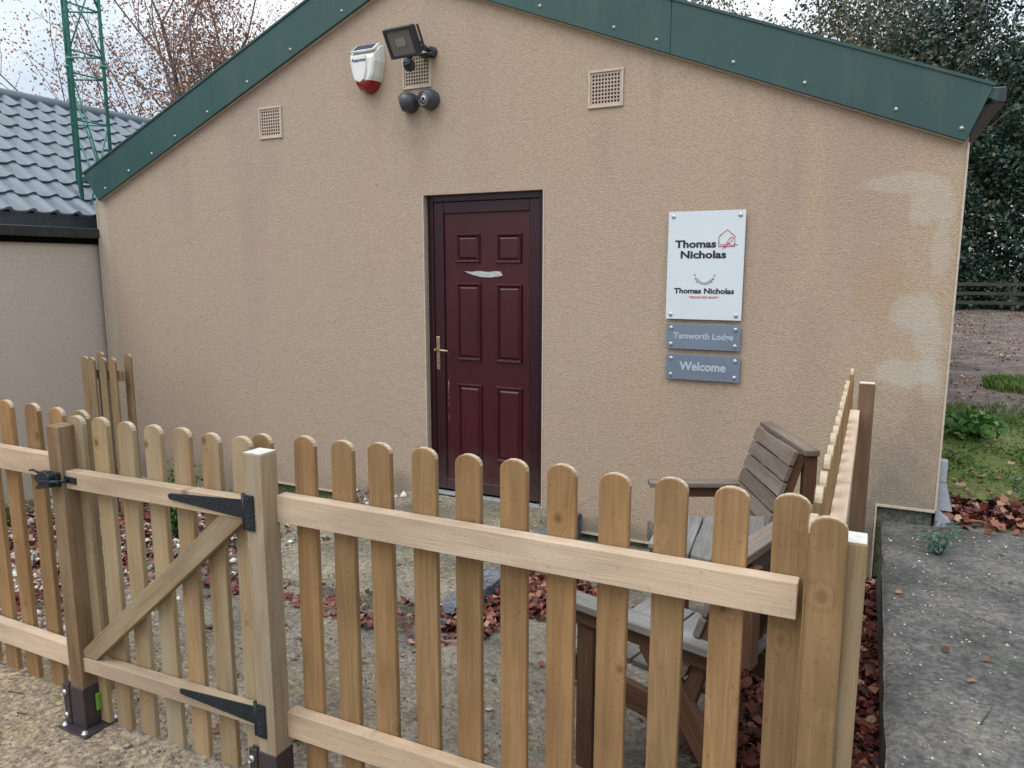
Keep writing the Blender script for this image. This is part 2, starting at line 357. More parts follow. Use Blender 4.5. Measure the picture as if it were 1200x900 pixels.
def concrete(name,base,dark,light,green=0,flecks=.5,b_=.8,sand=False):
    m,t,b=mat_new(name); co=objco(t)
    n=tnoise(t,co,2.1,6,.62); f=tnoise(t,co,42,4,.7); g=tnoise(t,co,150,2,.6)
    c=ramp(t,n,[(.34,dark),(.52,base),(.72,light)])
    c=mixc(t,.9,c,ramp(t,f,[(.3,(.55,.55,.56)),(.5,(1,1,1)),(.7,(1.45,1.43,1.38))]),'MULTIPLY')
    vo=N(t,'ShaderNodeTexVoronoi'); vo.inputs['Scale'].default_value=75; lk(t,co,vo.inputs['Vector'])
    chips=mixc(t,1.0,vo.outputs['Color'],(1,1,1),'MULTIPLY')
    s=N(t,'ShaderNodeSeparateXYZ'); lk(t,chips,s.inputs[0])
    cm=ramp(t,s.outputs[0],[(.0,(.6,.6,.62)),(.5,(1,1,1)),(1,(1.5,1.45,1.35))])
    c=mixc(t,flecks,c,cm,'MULTIPLY')
    if sand:
        sp=N(t,'ShaderNodeSeparateXYZ'); lk(t,co,sp.inputs[0])
        # sandy spill along the fence and outside the gate; damp grey patio inside
        a_=math_(t,'ADD',sp.outputs[1],math_(t,'MULTIPLY',math_(t,'SUBTRACT',tnoise(t,co,1.6,5,.6),.5),2.2))
        sm=ramp(t,math_(t,'MULTIPLY',a_,.25),[(.42,1.0),(.64,0.0)])
        xx=ramp(t,math_(t,'MULTIPLY_ADD',sp.outputs[0],.25,1.0),[(.30,1.0),(.72,0.25)])
        c=mixc(t,math_(t,'MULTIPLY',math_(t,'MULTIPLY',sm,xx),.85),c,mixc(t,1.0,ramp(t,f,[(.3,(.18,.135,.095)),(.5,(.33,.255,.175)),(.72,(.50,.41,.295))]),cm,'MULTIPLY'))
    if green:
        gm=ramp(t,tnoise(t,co,3.4,5,.7),[(.60-green*.2,0.0),(.70,1.0)])
        gc=ramp(t,f,[(.35,(.050,.085,.010)),(.65,(.17,.23,.035))])
        c=mixc(t,math_(t,'MULTIPLY',gm,min(1,green*1.4)),c,gc)
    lk(t,c,b.inputs['Base Color']); b.inputs['Roughness'].default_value=.93; b.inputs['Specular IOR Level'].default_value=.2
    b1=bump(t,f,None,b_,.02); b2=bump(t,s.outputs[0],None,.25,.006,b1); bump(t,g,b,.5,.006,b2)
    return m
M_['patio']=concrete('patio_ground',(.20,.178,.15),(.11,.10,.09),(.30,.265,.215),sand=True,green=.25,flecks=.38)
M_['ramp']=concrete('ramp_concrete',(.235,.21,.165),(.13,.12,.10),(.36,.32,.25),green=.35)
M_['kerb']=concrete('ramp_edge_concrete',(.15,.165,.19),(.09,.10,.12),(.24,.25,.27))
M_['slab']=concrete('raised_slab_concrete',(.125,.122,.118),(.062,.061,.060),(.215,.20,.175),green=.12,flecks=.6,b_=.5)
M_['plinth']=concrete('plinth_concrete',(.13,.135,.115),(.07,.08,.055),(.22,.22,.19),green=.7)
M_['tarmac']=concrete('car_park_tarmac',(.150,.125,.115),(.09,.078,.072),(.24,.195,.18),green=.1)
M_['moss']=concrete('mossy_concrete',(.13,.15,.06),(.07,.10,.03),(.22,.22,.13),green=1.0)
def leafmat(name,stops,rough=.6,trans=0.0):
    m,t,b=mat_new(name); g=N(t,'ShaderNodeNewGeometry')
    c=ramp(t,g.outputs['Random Per Island'],stops)
    lk(t,c,b.inputs['Base Color']); b.inputs['Roughness'].default_value=rough; b.inputs['Specular IOR Level'].default_value=.35
    if trans:
        tr=N(t,'ShaderNodeBsdfTranslucent'); lk(t,c,tr.inputs[0]); ms=N(t,'ShaderNodeMixShader'); ms.inputs[0].default_value=trans
        o=t.nodes['Material Output']; lk(t,b.outputs[0],ms.inputs[1]); lk(t,tr.outputs[0],ms.inputs[2]); lk(t,ms.outputs[0],o.inputs[0])
    return m
M_['deadleaf']=leafmat('fallen_leaf',[(0,(.030,.012,.010)),(.35,(.085,.020,.016)),(.65,(.15,.038,.026)),(.85,(.24,.085,.05)),(1,(.36,.22,.14))],.5)
M_['deadleaf2']=leafmat('fallen_leaf_brown',[(0,(.06,.035,.022)),(.4,(.18,.075,.04)),(.75,(.33,.17,.09)),(1,(.45,.33,.22))],.6)
M_['stones']=leafmat('stone_chips',[(0,(.09,.08,.07)),(.6,(.19,.165,.135)),(1,(.34,.30,.25))],.85)
M_['palestones']=leafmat('pale_chippings',[(0,(.22,.19,.17)),(.5,(.45,.40,.36)),(1,(.75,.72,.66))],.85)
M_['evergreen']=leafmat('evergreen_leaf',[(0,(.018,.040,.034)),(.5,(.036,.075,.056)),(.85,(.07,.115,.08)),(1,(.13,.17,.11))],.32,.12)
M_['oakleaf']=leafmat('turning_leaf',[(0,(.04,.06,.04)),(.5,(.08,.10,.06)),(.85,(.14,.13,.07)),(1,(.22,.16,.08))],.5,.2)
M_['rustleaf']=leafmat('rust_leaf',[(0,(.17,.11,.10)),(.55,(.27,.14,.09)),(.85,(.40,.17,.07)),(1,(.50,.13,.06))],.55,.3)
M_['tanleaf']=leafmat('tan_leaf',[(0,(.16,.09,.05)),(.6,(.30,.17,.08)),(1,(.38,.25,.13))],.55,.3)
M_['weed']=leafmat('weed_leaf',[(0,(.03,.09,.02)),(.6,(.07,.18,.035)),(1,(.14,.26,.06))],.5,.25)
M_['blueweed']=leafmat('blue_weed_leaf',[(0,(.05,.12,.08)),(.6,(.10,.20,.14)),(1,(.16,.28,.20))],.5,.2)
M_['grass']=leafmat('grass_blade',[(0,(.05,.10,.02)),(.6,(.10,.19,.04)),(1,(.20,.26,.08))],.5,.25)
M_['bark']=plain('bark',(.060,.050,.045),.9,var=.35,scale=20,bmp=.5,bs=40)
M_['twig']=plain('twig',(.15,.120,.115),.9,var=.3,scale=5)
M_['greyrail']=wood('weathered_rail',(.075,.072,.062),(.035,.034,.03),knots=False)
def tilemat():
    m,t,b=mat_new('grey_tile_steel'); co=objco(t)
    n=tnoise(t,co,3,4,.6); c=ramp(t,n,[(.3,(.105,.132,.158)),(.7,(.145,.178,.212))]); lk(t,c,b.inputs['Base Color'])
    b.inputs['Roughness'].default_value=.38; b.inputs['Metallic'].default_value=.15; return m
M_['tile']=tilemat()

# ================================================================ terrain
def sstep(a,b,x):
    t=min(1,max(0,(x-a)/(b-a))); return t*t*(3-2*t)
def ground_z(x,y):
    z=.115+(-.105)*sstep(1.55,2.3,y)
    z+=(-.16)*sstep(2.5,4.4,y)
    z+=(-.22)*sstep(-3.2,-6.2,x)*sstep(1.5,3.2,y)
    if y>4.5:
        b=sstep(.12,.34,x); z=z*(1-b)+.25*b
    d=math.hypot(x,y)
    if d>60: z-= (d-60)*.0
    return z
def axis(lo,hi,step,far):
    v=list(np.arange(lo,hi+1e-6,step)); s=step
    a=[];x=hi
    while x<far: s*=1.35; x+=s; a.append(x)
    b=[];x=lo;s=step
    while x>-far: s*=1.35; x-=s; b.append(x)
    return b[::-1]+v+a
def ground():
    xs=axis(-5.6,.42,.028,900); ys=axis(.9,4.56,.028,900)
    nx,ny=len(xs),len(ys); V=np.zeros((nx*ny,3))
    k=0
    for i,x in enumerate(xs):
        for y in ys:
            z=ground_z(x,y)
            if -6.5<x<.5 and .3<y<4.7:
                p=Vector((x,y,0))
                z+=.020*noise.noise(p*2.3)+.010*noise.noise(p*8)+.006*noise.noise(p*23)
            elif x>.3 and 4.6<y<10: z+=.008*noise.noise(Vector((x,y,0))*4)
            V[k]=(x,y,z); k+=1
    I=np.arange(nx*ny).reshape(nx,ny)
    F=np.stack([I[:-1,:-1],I[1:,:-1],I[1:,1:],I[:-1,1:]],-1).reshape(-1,4)
    return fast_mesh('ground',V,F,smooth=True)
def fast_mesh(name,V,F,smooth=False):
    V=np.asarray(V,dtype=np.float32); F=np.asarray(F,dtype=np.int32); k=F.shape[1]
    me=bpy.data.meshes.new(name); me.vertices.add(len(V)); me.vertices.foreach_set('co',V.ravel())
    me.loops.add(F.size); me.loops.foreach_set('vertex_index',F.ravel())
    me.polygons.add(len(F)); me.polygons.foreach_set('loop_start',np.arange(0,F.size,k,dtype=np.int32)); 
    try: me.polygons.foreach_set('loop_total',np.full(len(F),k,dtype=np.int32))
    except Exception: pass
    if smooth: me.polygons.foreach_set('use_smooth',np.ones(len(F),dtype=bool))
    me.update(calc_edges=True); me.validate(); return me
g=link('ground',ground(),M_['patio']); tag(g,None,None,kind='structure')
# car park and mossy strip behind the building, on the upper level
def sheet(name,x0,x1,y0,y1,z,mat,nx=30,ny=30,edge=.0,amp=.006,fz=None):
    V=[];k=0
    for i in range(nx+1):
        for j in range(ny+1):
            u=i/nx;v=j/ny; x=x0+(x1-x0)*u; y=y0+(y1-y0)*v
            e=edge*noise.noise(Vector((x*1.7,y*1.7,3)))
            yy=y+(e if j in(0,ny) else 0); xx=x+(e if i in(0,nx) else 0)
            V.append((xx,yy,(fz(x,y) if fz else z)+amp*noise.noise(Vector((x*3,y*3,9)))))
    I=np.arange((nx+1)*(ny+1)).reshape(nx+1,ny+1)
    F=np.stack([I[:-1,:-1],I[1:,:-1],I[1:,1:],I[:-1,1:]],-1).reshape(-1,4)
    o=link(name,fast_mesh(name,V,F,True),mat); tag(o,None,None,kind='structure'); return o
sheet('car_park',.40,40,8.2,60,.278,M_['tarmac'],60,60,.25)
sheet('mossy_ground',.39,6,5.05,8.3,.272,M_['moss'],40,40,.15,.012)
# raised concrete slab beside the side fence
def slab():
    bm=bm_new()
    x0,x1,y0,y1,z1=.115,6,.2,4.52,.25
    nx,ny=70,70
    xs=[x0+(x1-x0)*(i/nx)**1.6 for i in range(nx+1)]; ys=[y0+(y1-y0)*j/ny for j in range(ny+1)]
    def top(x,y):
        e=min(x-x0,.02)/.02; 
        return z1-.012*(1-e)+.007*noise.noise(Vector((x*3,y*3,0)))+.0035*noise.noise(Vector((x*19,y*19,4)))+ (0.012*noise.noise(Vector((x,y*6,1))) if x==x0 else 0)
    G=[[bm.verts.new((x+(.008*noise.noise(Vector((0,y*5,2))) if i==0 else 0),y,top(x,y))) for y in ys] for i,x in enumerate(xs)]
    for i in range(nx):
        for j in range(ny):
            f=bm.faces.new([G[i][j],G[i+1][j],G[i+1][j+1],G[i][j+1]]); f.smooth=True
    def skirt(vs):
        b=[bm.verts.new((v.co.x,v.co.y,-.3)) for v in vs]
        for i in range(len(vs)-1): bm.faces.new([vs[i],vs[i+1],b[i+1],b[i]])
    skirt([G[0][j] for j in range(ny+1)][::-1]); skirt([G[nx][j] for j in range(ny+1)]); skirt([G[i][0] for i in range(nx+1)]); skirt([G[i][ny] for i in range(nx+1)][::-1])
    return bm_mesh(bm,'raised_slab')
s=link('raised_slab',slab(),M_['slab']); tag(s,None,None,kind='structure')
# concrete ramp slab up to the door
def rampz(x,y): return .045-.03*sstep(2.75,4.4,y)-.03*max(0,(-2.2-x))
def rampo():
    bm=bm_new(); nx,ny=46,46; x0,x1,y0,y1=-3.45,-1.80,2.80,4.515
    def zz(x,y): return rampz(x,y)+.012*noise.noise(Vector((x*4,y*4,5)))+.005*noise.noise(Vector((x*17,y*17,5)))
    G=[[bm.verts.new((x0+(x1-x0)*i/nx+(.05*noise.noise(Vector((j*.3,0,7))) if i==0 else 0),y0+(y1-y0)*j/ny+(.02*noise.noise(Vector((i*.4,0,2))) if j==0 else 0),zz(x0+(x1-x0)*i/nx,y0+(y1-y0)*j/ny))) for j in range(ny+1)] for i in range(nx+1)]
    for i in range(nx):
        for j in range(ny):
            f=bm.faces.new([G[i][j],G[i+1][j],G[i+1][j+1],G[i][j+1]]); f.smooth=True
    def skirt(vs):
        b=[bm.verts.new((v.co.x,v.co.y,-.45)) for v in vs]
        for i in range(len(vs)-1): bm.faces.new([vs[i],vs[i+1],b[i+1],b[i]])
    skirt([G[0][j] for j in range(ny+1)][::-1]); skirt([G[nx][j] for j in range(ny+1)]); skirt([G[i][0] for i in range(nx+1)]); skirt([G[i][ny] for i in range(nx+1)][::-1])
    return bm_mesh(bm,'ramp')
r=link('door_ramp',rampo(),M_['ramp']); tag(r,None,None,kind='structure')
bm=bm_new()
for k in range(4):
    y0=2.74+.445*k; add_box(bm,-1.795,-1.675,y0,y0+.44,-.3,.052-.008*k,.006)
for v in bm.verts: v.co+=Vector((0,0,.004*noise.noise(v.co*9)))
k=link('ramp_kerb',bm_mesh(bm,'ramp_kerb'),M_['kerb']); tag(k,None,None,kind='structure')

# ================================================================ main building
XL,XR,YW=-6.35,.37,4.50
APX=-2.99
def roofz(x,off=0): # underside line of barge on the wall
    return 2.255+ (x-XL)*(3.59-2.255)/(APX-XL) if x<APX else 2.287+(XR-x)*(3.59-2.287)/(XR-APX)
bld=root('rendered_building',(APX,YW,0),'long low buff roughcast building with green gable trim and a dark red door','building')
DL,DR,DT,DB=-2.885,-1.969,2.155,.022
bm=bm_new()
d=.07
def q(*p): 
    f=bm.faces.new([bm.verts.new(v) for v in p]); return f
def wq(pts): q(*[(x,YW,z) for x,z in pts])
B=-.10
wq([(XL,-.27),(-4.6,-.27),(-4.6,roofz(-4.6)+.1),(XL,roofz(XL)+.05)])
wq([(-4.6,B),(DL,B),(DL,roofz(DL)+.05),(APX,roofz(APX)+.1),(-4.6,roofz(-4.6)+.1)])
wq([(DL,DT),(DR,DT),(DR,roofz(DR)+.1),(DL,roofz(DL)+.05)])
wq([(DR,B),(.085,B),(.085,roofz(.085)+.1),(DR,roofz(DR)+.1)])
wq([(.085,.345),(XR,.345),(XR,roofz(XR)+.05),(.085,roofz(.085)+.1)])
q((DL,YW,B),(DL,YW+d,B),(DL,YW+d,DT),(DL,YW,DT)); q((DR,YW,DT),(DR,YW+d,DT),(DR,YW+d,B),(DR,YW,B))
q((DL,YW,DT),(DL,YW+d,DT),(DR,YW+d,DT),(DR,YW,DT))
Y2=15
q((XR,YW,.0),(XR,Y2,.0),(XR,Y2,2.33),(XR,YW,2.33)); q((XL,YW,-.4),(XL,YW,2.3),(XL,Y2,2.3),(XL,Y2,-.4))
q((XL,Y2,-.4),(XL,Y2,2.3),(APX,Y2,3.6),(XR,Y2,2.3),(XR,Y2,-.4))
link('wall',bm_mesh(bm,'wall'),M_['stucco'],bld)
# plinth below the bell-cast bead (set back) and bead strips
bm=bm_new()
add_box(bm,XL+.01,DL,YW+.018,YW+.1,-.8,-.10); add_box(bm,DR,XR-.012,YW+.018,YW+.1,-.8,-.10)
add_box(bm,.085,XR-.012,YW+.015,YW+.1,-.09,.345); add_box(bm,DL,DR,YW+.06,YW+.1,-.8,.02)
link('plinth',bm_mesh(bm,'plinth'),M_['plinth'],bld)
bm=bm_new()
add_box(bm,-4.6,DL,YW-.010,YW+.016,-.108,-.096); add_box(bm,XL,-4.6,YW-.010,YW+.016,-.278,-.266)
add_box(bm,DR,.085,YW-.010,YW+.016,-.108,-.096); add_box(bm,.079,.087,YW-.010,YW+.016,-.096,.345); add_box(bm,.087,XR,YW-.010,YW+.016,.335,.347)
add_box(bm,XR-.004,XR+.006,YW-.006,YW+.02,.347,2.28); add_box(bm,XL-.006,XL+.004,YW-.006,YW+.02,-.26,2.24)
add_box(bm,DR-.002,DR+.007,YW-.004,YW+.02,0,DT); add_box(bm,DL-.007,DL+.002,YW-.004,YW+.02,0,DT)
link('corner_bead',bm_mesh(bm,'bead'),M_['bead'],bld)
# roof sheets
rt=lambda x: 3.89-(x-APX)*(3.89-2.545)/(.457-APX) if x>APX else 3.89-(APX-x)*(3.89-2.491)/(APX+6.44)
bm=bm_new()
add_prism(bm,[(-6.47,rt(-6.47)-.07),(APX,3.82),(.475,rt(.475)-.07),(.475,rt(.475)-.02),(APX,3.87),(-6.47,rt(-6.47)-.02)],YW-.03,Y2+.1,'Y')
link('roof',bm_mesh(bm,'roof'),M_['bargegreen'],bld)
# barge boards: four flashing lengths, overlapped with a visible joint
def barge(x0,x1,proud):
    def bot(x):
        return 2.247+(x+6.263)*(3.59-2.247)/(APX+6.263) if x<=APX else 2.280+(.353-x)*(3.59-2.280)/(.353-APX)
    bm=bm_new(); y0=YW-.045-proud
    tip0=(x0==-6.44); tip1=(x1==.457)
    pts=[]
    a=(-6.263,bot(-6.263)) if tip0 else (x0,bot(x0)); b_=(.353,bot(.353)) if tip1 else (x1,bot(x1))
    pts=[a,b_,(x1,rt(x1)),(x0,rt(x0))]
    add_prism(bm,pts,y0,YW-.022,'Y',bev=.003)
    # folded top lip
    pts=[(x0,rt(x0)-.012),(x1,rt(x1)-.012),(x1,rt(x1)+.004),(x0,rt(x0)+.004)]
    add_prism(bm,pts,y0-.008,y0+.03,'Y')
    return bm_mesh(bm,'barge')
sp=[]
for nm,x0,x1,pr in (('barge_board',-6.44,-4.80,0),('barge_board',-4.80,APX,.003),('barge_board',APX,-1.16,.003),('barge_board',-1.16,.457,0)):
    o=link(nm,barge(x0,x1,pr),M_['bargegreen'],bld)
    for x in {-6.44:(-6.15,-5.83,-5.53,-5.24,-4.86),-4.80:(-4.42,-3.98,-3.5),APX:(-2.5,-1.98,-1.5,-1.24),-1.16:(-.80,-.42,.03,.33)}[x0]:
        bz=(2.247+(x+6.263)*(3.59-2.247)/(APX+6.263) if x<=APX else 2.280+(.353-x)*(3.59-2.280)/(.353-APX))
        bm=bm_new(); Mx=Matrix.Translation((x,YW-.045-pr,bz+.055))@Matrix.Rotation(R(90),4,'X')
        add_lathe(bm,[(.0115,0),(.0115,.003),(.0075,.005),(.0075,.008),(.0,.009)],Mx,10)
        link('screw',bm_mesh(bm,'screw'),M_['screw'],o)
bm=bm_new() # pale sealant line under the boards
for x0,x1 in((-6.26,APX),(APX,.35)):
    f=lambda x:(2.247+(x+6.263)*(3.59-2.247)/(APX+6.263) if x<=APX else 2.280+(.353-x)*(3.59-2.280)/(.353-APX))
    add_prism(bm,[(x0,f(x0)-.006),(x1,f(x1)-.006),(x1,f(x1)+.008),(x0,f(x0)+.008)],YW-.028,YW+.004,'Y')
link('trim_strip',bm_mesh(bm,'trim'),M_['bead'],bld)
# gutter + soffit on the right eave
bm=bm_new(); add_box(bm,.425,.515,YW+.04,Y2,2.468,2.545,.006); link('gutter',bm_mesh(bm,'gutter'),M_['darkplastic'],bld)
bm=bm_new(); add_prism(bm,[(.374,2.25),(.45,2.46),(.374,2.46)],YW+.01,Y2,'Y'); link('soffit',bm_mesh(bm,'soffit'),M_['soffit'],bld)
# downpipe shoe low on the right corner
dp=bm_new(); add_prism(dp,[(.376,.34),(.47,.27),(.47,.20),(.376,.20)],YW+.03,YW+.10,'Y'); add_box(dp,.378,.415,YW+.04,YW+.09,.5,.62,.004); add_prism(dp,[(.376,.60),(.40,.56),(.455,.34),(.376,.34)],YW+.045,YW+.055,'Y')
link('drain_shoe',bm_mesh(dp,'shoe'),M_['greypvc'],bld)
# air vents
def vent(x0,x1,z0,z1,nx,nz,sk):
    bm=bm_new(); t=.014
    for a in((x0,x1,z1-t,z1),(x0,x1,z0,z0+t),(x0,x0+t,z0+t,z1-t),(x1-t,x1,z0+t,z1-t)): add_box(bm,a[0],a[1],YW-.012,YW+.01,a[2],a[3],.002)
    o=link('air_vent',bm_mesh(bm,'vent'),M_['bead'],bld)
    bm=bm_new(); a0,a1,b0,b1=x0+t,x1-t,z0+t,z1-t; px=(a1-a0)/(nx+.8); pz=(b1-b0)/(nz+.9)
    hw,hh=px*.62,pz*.62; m0=px*.9; 
    xs=[a0]+[a0+px*.9+px*i for i in range(nx)]; 
    # vertical bars between holes, horizontal bars between rows
    ox=(a1-a0-nx*px)/2; oz=(b1-b0-nz*pz)/2
    e=a0
    for i in range(nx+1):
        s=a0+ox+px*i+ (px-hw)/2 if i<nx else a1
        add_box(bm,e,s,YW-.004,YW-.002+.001,b0,b1); e=s+hw
    e=b0
    for i in range(nz+1):
        s=b0+oz+pz*i+(pz-hh)/2 if i<nz else b1
        add_box(bm,a0,a1,YW-.0045,YW-.0015,e,s); e=s+hh
    link('grille',bm_mesh(bm,'grille'),M_['vent'],o)
    bm=bm_new(); add_box(bm,a0,a1,YW-.0008,YW+.002,b0,b1); link('vent_shade',bm_mesh(bm,'shadeplate'),M_['shadeblack'],o)  # black plate on the wall face, painted shade for the grille openings
vent(-4.363,-4.133,2.636,2.868,8,8,0); vent(-3.03,-2.80,2.868,3.096,9,8,0); vent(-1.671,-1.446,2.622,2.842,9,8,0)
# door
dy=YW+.062
door=link('door',None,parent=bld,M=Matrix.Translation((DL,dy,0)))
bm=bm_new(); f0=.045
for a in((DL,DL+f0,DB,DT),(DR-f0,DR,DB,DT),(DL+f0,DR-f0,DT-f0,DT)): add_box(bm,a[0],a[1],dy-.01,dy+.06,a[2],a[3],.004)
link('door_frame',bm_mesh(bm,'frame'),M_['doorframe'],door)
SX0,SX1,SZ0,SZ1=DL+.047,DR-.047,.040,DT-.047
bm=bm_new(); fw=.078
for a in((SX0,SX0+fw,SZ0,SZ1),(SX1-fw,SX1,SZ0,SZ1),(SX0+fw,SX1-fw,SZ1-fw,SZ1),(SX0+fw,SX1-fw,SZ0,SZ0+fw)): add_box(bm,a[0],a[1],dy-.004,dy+.05,a[2],a[3],.005)
link('door_sash',bm_mesh(bm,'sash'),M_['doorframe'],door)
bm=bm_new(); add_box(bm,SX0+fw-.005,SX1-fw+.005,dy+.012,dy+.03,SZ0+fw-.005,SZ1-fw+.005)
for (x0,x1,z0,z1) in ((-2.672,-2.470,1.690,1.893),(-2.354,-2.152,1.685,1.890),(-2.670,-2.466,1.003,1.553),(-2.354,-2.148,1.003,1.547),(-2.667,-2.460,.288,.836),(-2.355,-2.146,.288,.834)):
    # moulding ring with mitred slopes + raised field
    def ring(a,b,ya,yb):
        P=lambda o,y:[(x0+o,y,z0+o),(x1-o,y,z0+o),(x1-o,y,z1-o),(x0+o,y,z1-o)]
        A=[bm.verts.new(v) for v in P(a,ya)]; Bq=[bm.verts.new(v) for v in P(b,yb)]
        for i in range(4): bm.faces.new([A[i],A[(i+1)%4],Bq[(i+1)%4],Bq[i]])
        return Bq
    ring(0,.008,dy+.0115,dy-.004); ring(.008,.016,dy-.004,dy-.002); ring(.016,.026,dy-.002,dy+.0115)
    ring(.026,.040,dy+.0115,dy+.003); L=ring(.040,.041,dy+.003,dy+.003); bm.faces.new(L)
link('door_panel',bm_mesh(bm,'panel'),M_['door'],door)
bm=bm_new()
add_box(bm,-2.828,-2.796,dy-.014,dy-.004,.925,1.170,.006)
add_tube(bm,(-2.812,dy-.012,1.075),(-2.812,dy-.055,1.075),.010,n=12); add_tube(bm,(-2.812,dy-.052,1.075),(-2.705,dy-.052,1.070),.0085,n=12)
add_tube(bm,(-2.812,dy-.012,.985),(-2.812,dy-.022,.985),.009,n=12)
link('door_handle',bm_mesh(bm,'handle'),M_['brass'],door)
bm=bm_new()
P=[(-2.60,1.633),(-2.55,1.628),(-2.48,1.634),(-2.41,1.626),(-2.36,1.633),(-2.315,1.630),(-2.30,1.603),(-2.34,1.596),(-2.40,1.590),(-2.47,1.594),(-2.53,1.607),(-2.57,1.620)]
add_prism(bm,P,dy+.0065,dy+.0105,'Y'); link('silver_tape',bm_mesh(bm,'tape'),M_['tape'],door)
bm=bm_new(); add_box(bm,DL+.004,DR-.004,dy-.045,dy+.05,.004,.020,.003); add_box(bm,DL+.03,DR-.03,dy-.03,dy-.008,.020,.030,.002)
link('threshold',bm_mesh(bm,'threshold'),M_['alu'],door)

# ================================================================ text
def text_mesh(txt,size,bold=0.0,depth=.0012,align='CENTER',sx=1.0,space=1.0):
    cu=bpy.data.curves.new('txt','FONT'); cu.body=txt; cu.size=size; cu.offset=bold; cu.extrude=depth/2; cu.align_x=align; cu.align_y='BOTTOM_BASELINE'; cu.space_character=space
    cu.resolution_u=3
    ob=bpy.data.objects.new('txt',cu); COL.objects.link(ob); bpy.context.view_layer.update()
    dg=bpy.context.evaluated_depsgraph_get(); me=bpy.data.meshes.new_from_object(ob.evaluated_get(dg))
    bpy.data.objects.remove(ob); bpy.data.curves.remove(cu)
    for v in me.vertices: v.co.x*=sx
    return me
def put_text(name,txt,x0,x1,zbase,zcap,y,mat,parent,bold=.02):
    # fit between x0..x1 and cap height
    size=(zcap-zbase)/.70
    me=text_mesh(txt,size,bold*size)
    xs=[v.co.x for v in me.vertices]; w=max(xs)-min(xs); s=(x1-x0)/w; c=(max(xs)+min(xs))/2
    for v in me.vertices: v.co.x=(v.co.x-c)*s
    me.materials.clear()
    M=Matrix.Translation(((x0+x1)/2,y,zbase))@Matrix.Rotation(R(90),4,'X')
    return link(name,me,mat,parent,M)
def signboard(name,x0,x1,z0,z1,mat,label,lab2,thick=.004):
    o=root(name,((x0+x1)/2,YW,(z0+z1)/2),label,'sign')
    bm=bm_new(); add_box(bm,x0,x1,YW-.022,YW-.022+thick,z0,z1,.001); link('sign_board',bm_mesh(bm,'sb'),mat,o)
    for x in(x0+.03,x1-.03):
        for z in(z0+.028,z1-.028):
            bm=bm_new(); add_lathe(bm,[(.0125,-.024),(.0125,0),(.012,.004),(.009,.006),(0,.0065)],Matrix.Translation((x,YW-.022,z))@Matrix.Rotation(R(90),4,'X'),14)
            link('standoff_screw',bm_mesh(bm,'so'),M_['zinc'],o)
    return o
yt=YW-.0228
s1=signboard('wall_sign',-1.142,-.696,1.349,1.984,M_['signwhite'],'large white upright sign reading Thomas Nicholas twice with red and black logos','')
def poly_stroke(pts,w,y,mat,parent,name='logo'):
    bm=bm_new()
    for a,b in zip(pts,pts[1:]):
        add_tube(bm,(a[0],y,a[1]),(b[0],y,b[1]),w/2,n=5)
    me=bm_mesh(bm,'stroke')
    return link(name,me,mat,parent)
put_text('lettering','Thomas',-1.098,-.857,1.774,1.816,yt,M_['ink'],s1,.035)
put_text('lettering','Nicholas',-1.063,-.797,1.712,1.754,yt,M_['ink'],s1,.035)
poly_stroke([(-.842,1.852-.06),(-.842,1.836),(-.797,1.874),(-.752,1.836),(-.752,1.778),(-.80,1.778),(-.842,1.778),(-.842,1.80)],.0045,yt,M_['inkred'],s1)
b1=[(-.827+.004*i, 0) for i in range(3)]
cur=[(-.835,1.790),(-.815,1.786),(-.79,1.793),(-.768,1.812),(-.760,1.830),(-.772,1.832),(-.785,1.818),(-.798,1.796),(-.812,1.772),(-.82,1.762)]
poly_stroke(cur,.004,yt,M_['inkred'],s1)
poly_stroke([(-.812,1.770),(-.80,1.776),(-.78,1.795),(-.775,1.782),(-.755,1.789),(-.735,1.788)],.004,yt,M_['inkred'],s1)
arc=[(-.917+.052*math.cos(t),1.607+.048*math.sin(t)) for t in np.linspace(math.pi*1.05,math.pi*1.95,14)]
poly_stroke(arc,.0035,yt,M_['inkgrey'],s1)
arc2=[(-.917+.044*math.cos(t),1.612+.045*math.sin(t)) for t in np.linspace(math.pi*1.15,math.pi*1.85,12)]
poly_stroke(arc2,.0025,yt,M_['inkgrey'],s1)
for (x,z,a_) in((-.969,1.607,2.4),(-.962,1.588,2.9),(-.955,1.578,3.8),(-.865,1.607,.6),(-.872,1.588,.2),(-.880,1.578,-.6)):
    poly_stroke([(x,z),(x+.013*math.cos(a_),z+.013*math.sin(a_))],.004,yt,M_['inkgrey'],s1)
put_text('lettering','Thomas Nicholas',-1.096,-.743,1.505,1.535,yt,M_['ink'],s1,.035)
put_text('lettering','TREASURE MART',-1.006,-.829,1.476,1.488,yt,M_['inkred'],s1,.02)
s2=signboard('wall_sign',-1.135,-.695,1.169,1.323,M_['signgrey'],'slim grey metal plate lettered Tamworth Lodge just under the big white sign','')
put_text('lettering','Tamworth Lodge',-1.090,-.736,1.232,1.268,yt,M_['signtext'],s2,.02)
s3=signboard('wall_sign',-1.130,-.690,.982,1.137,M_['signgrey'],'slim grey metal plate lettered Welcome, the lowest plate on the wall','')
put_text('lettering','Welcome',-1.048,-.772,1.042,1.092,yt,M_['signtext'],s3,.03)

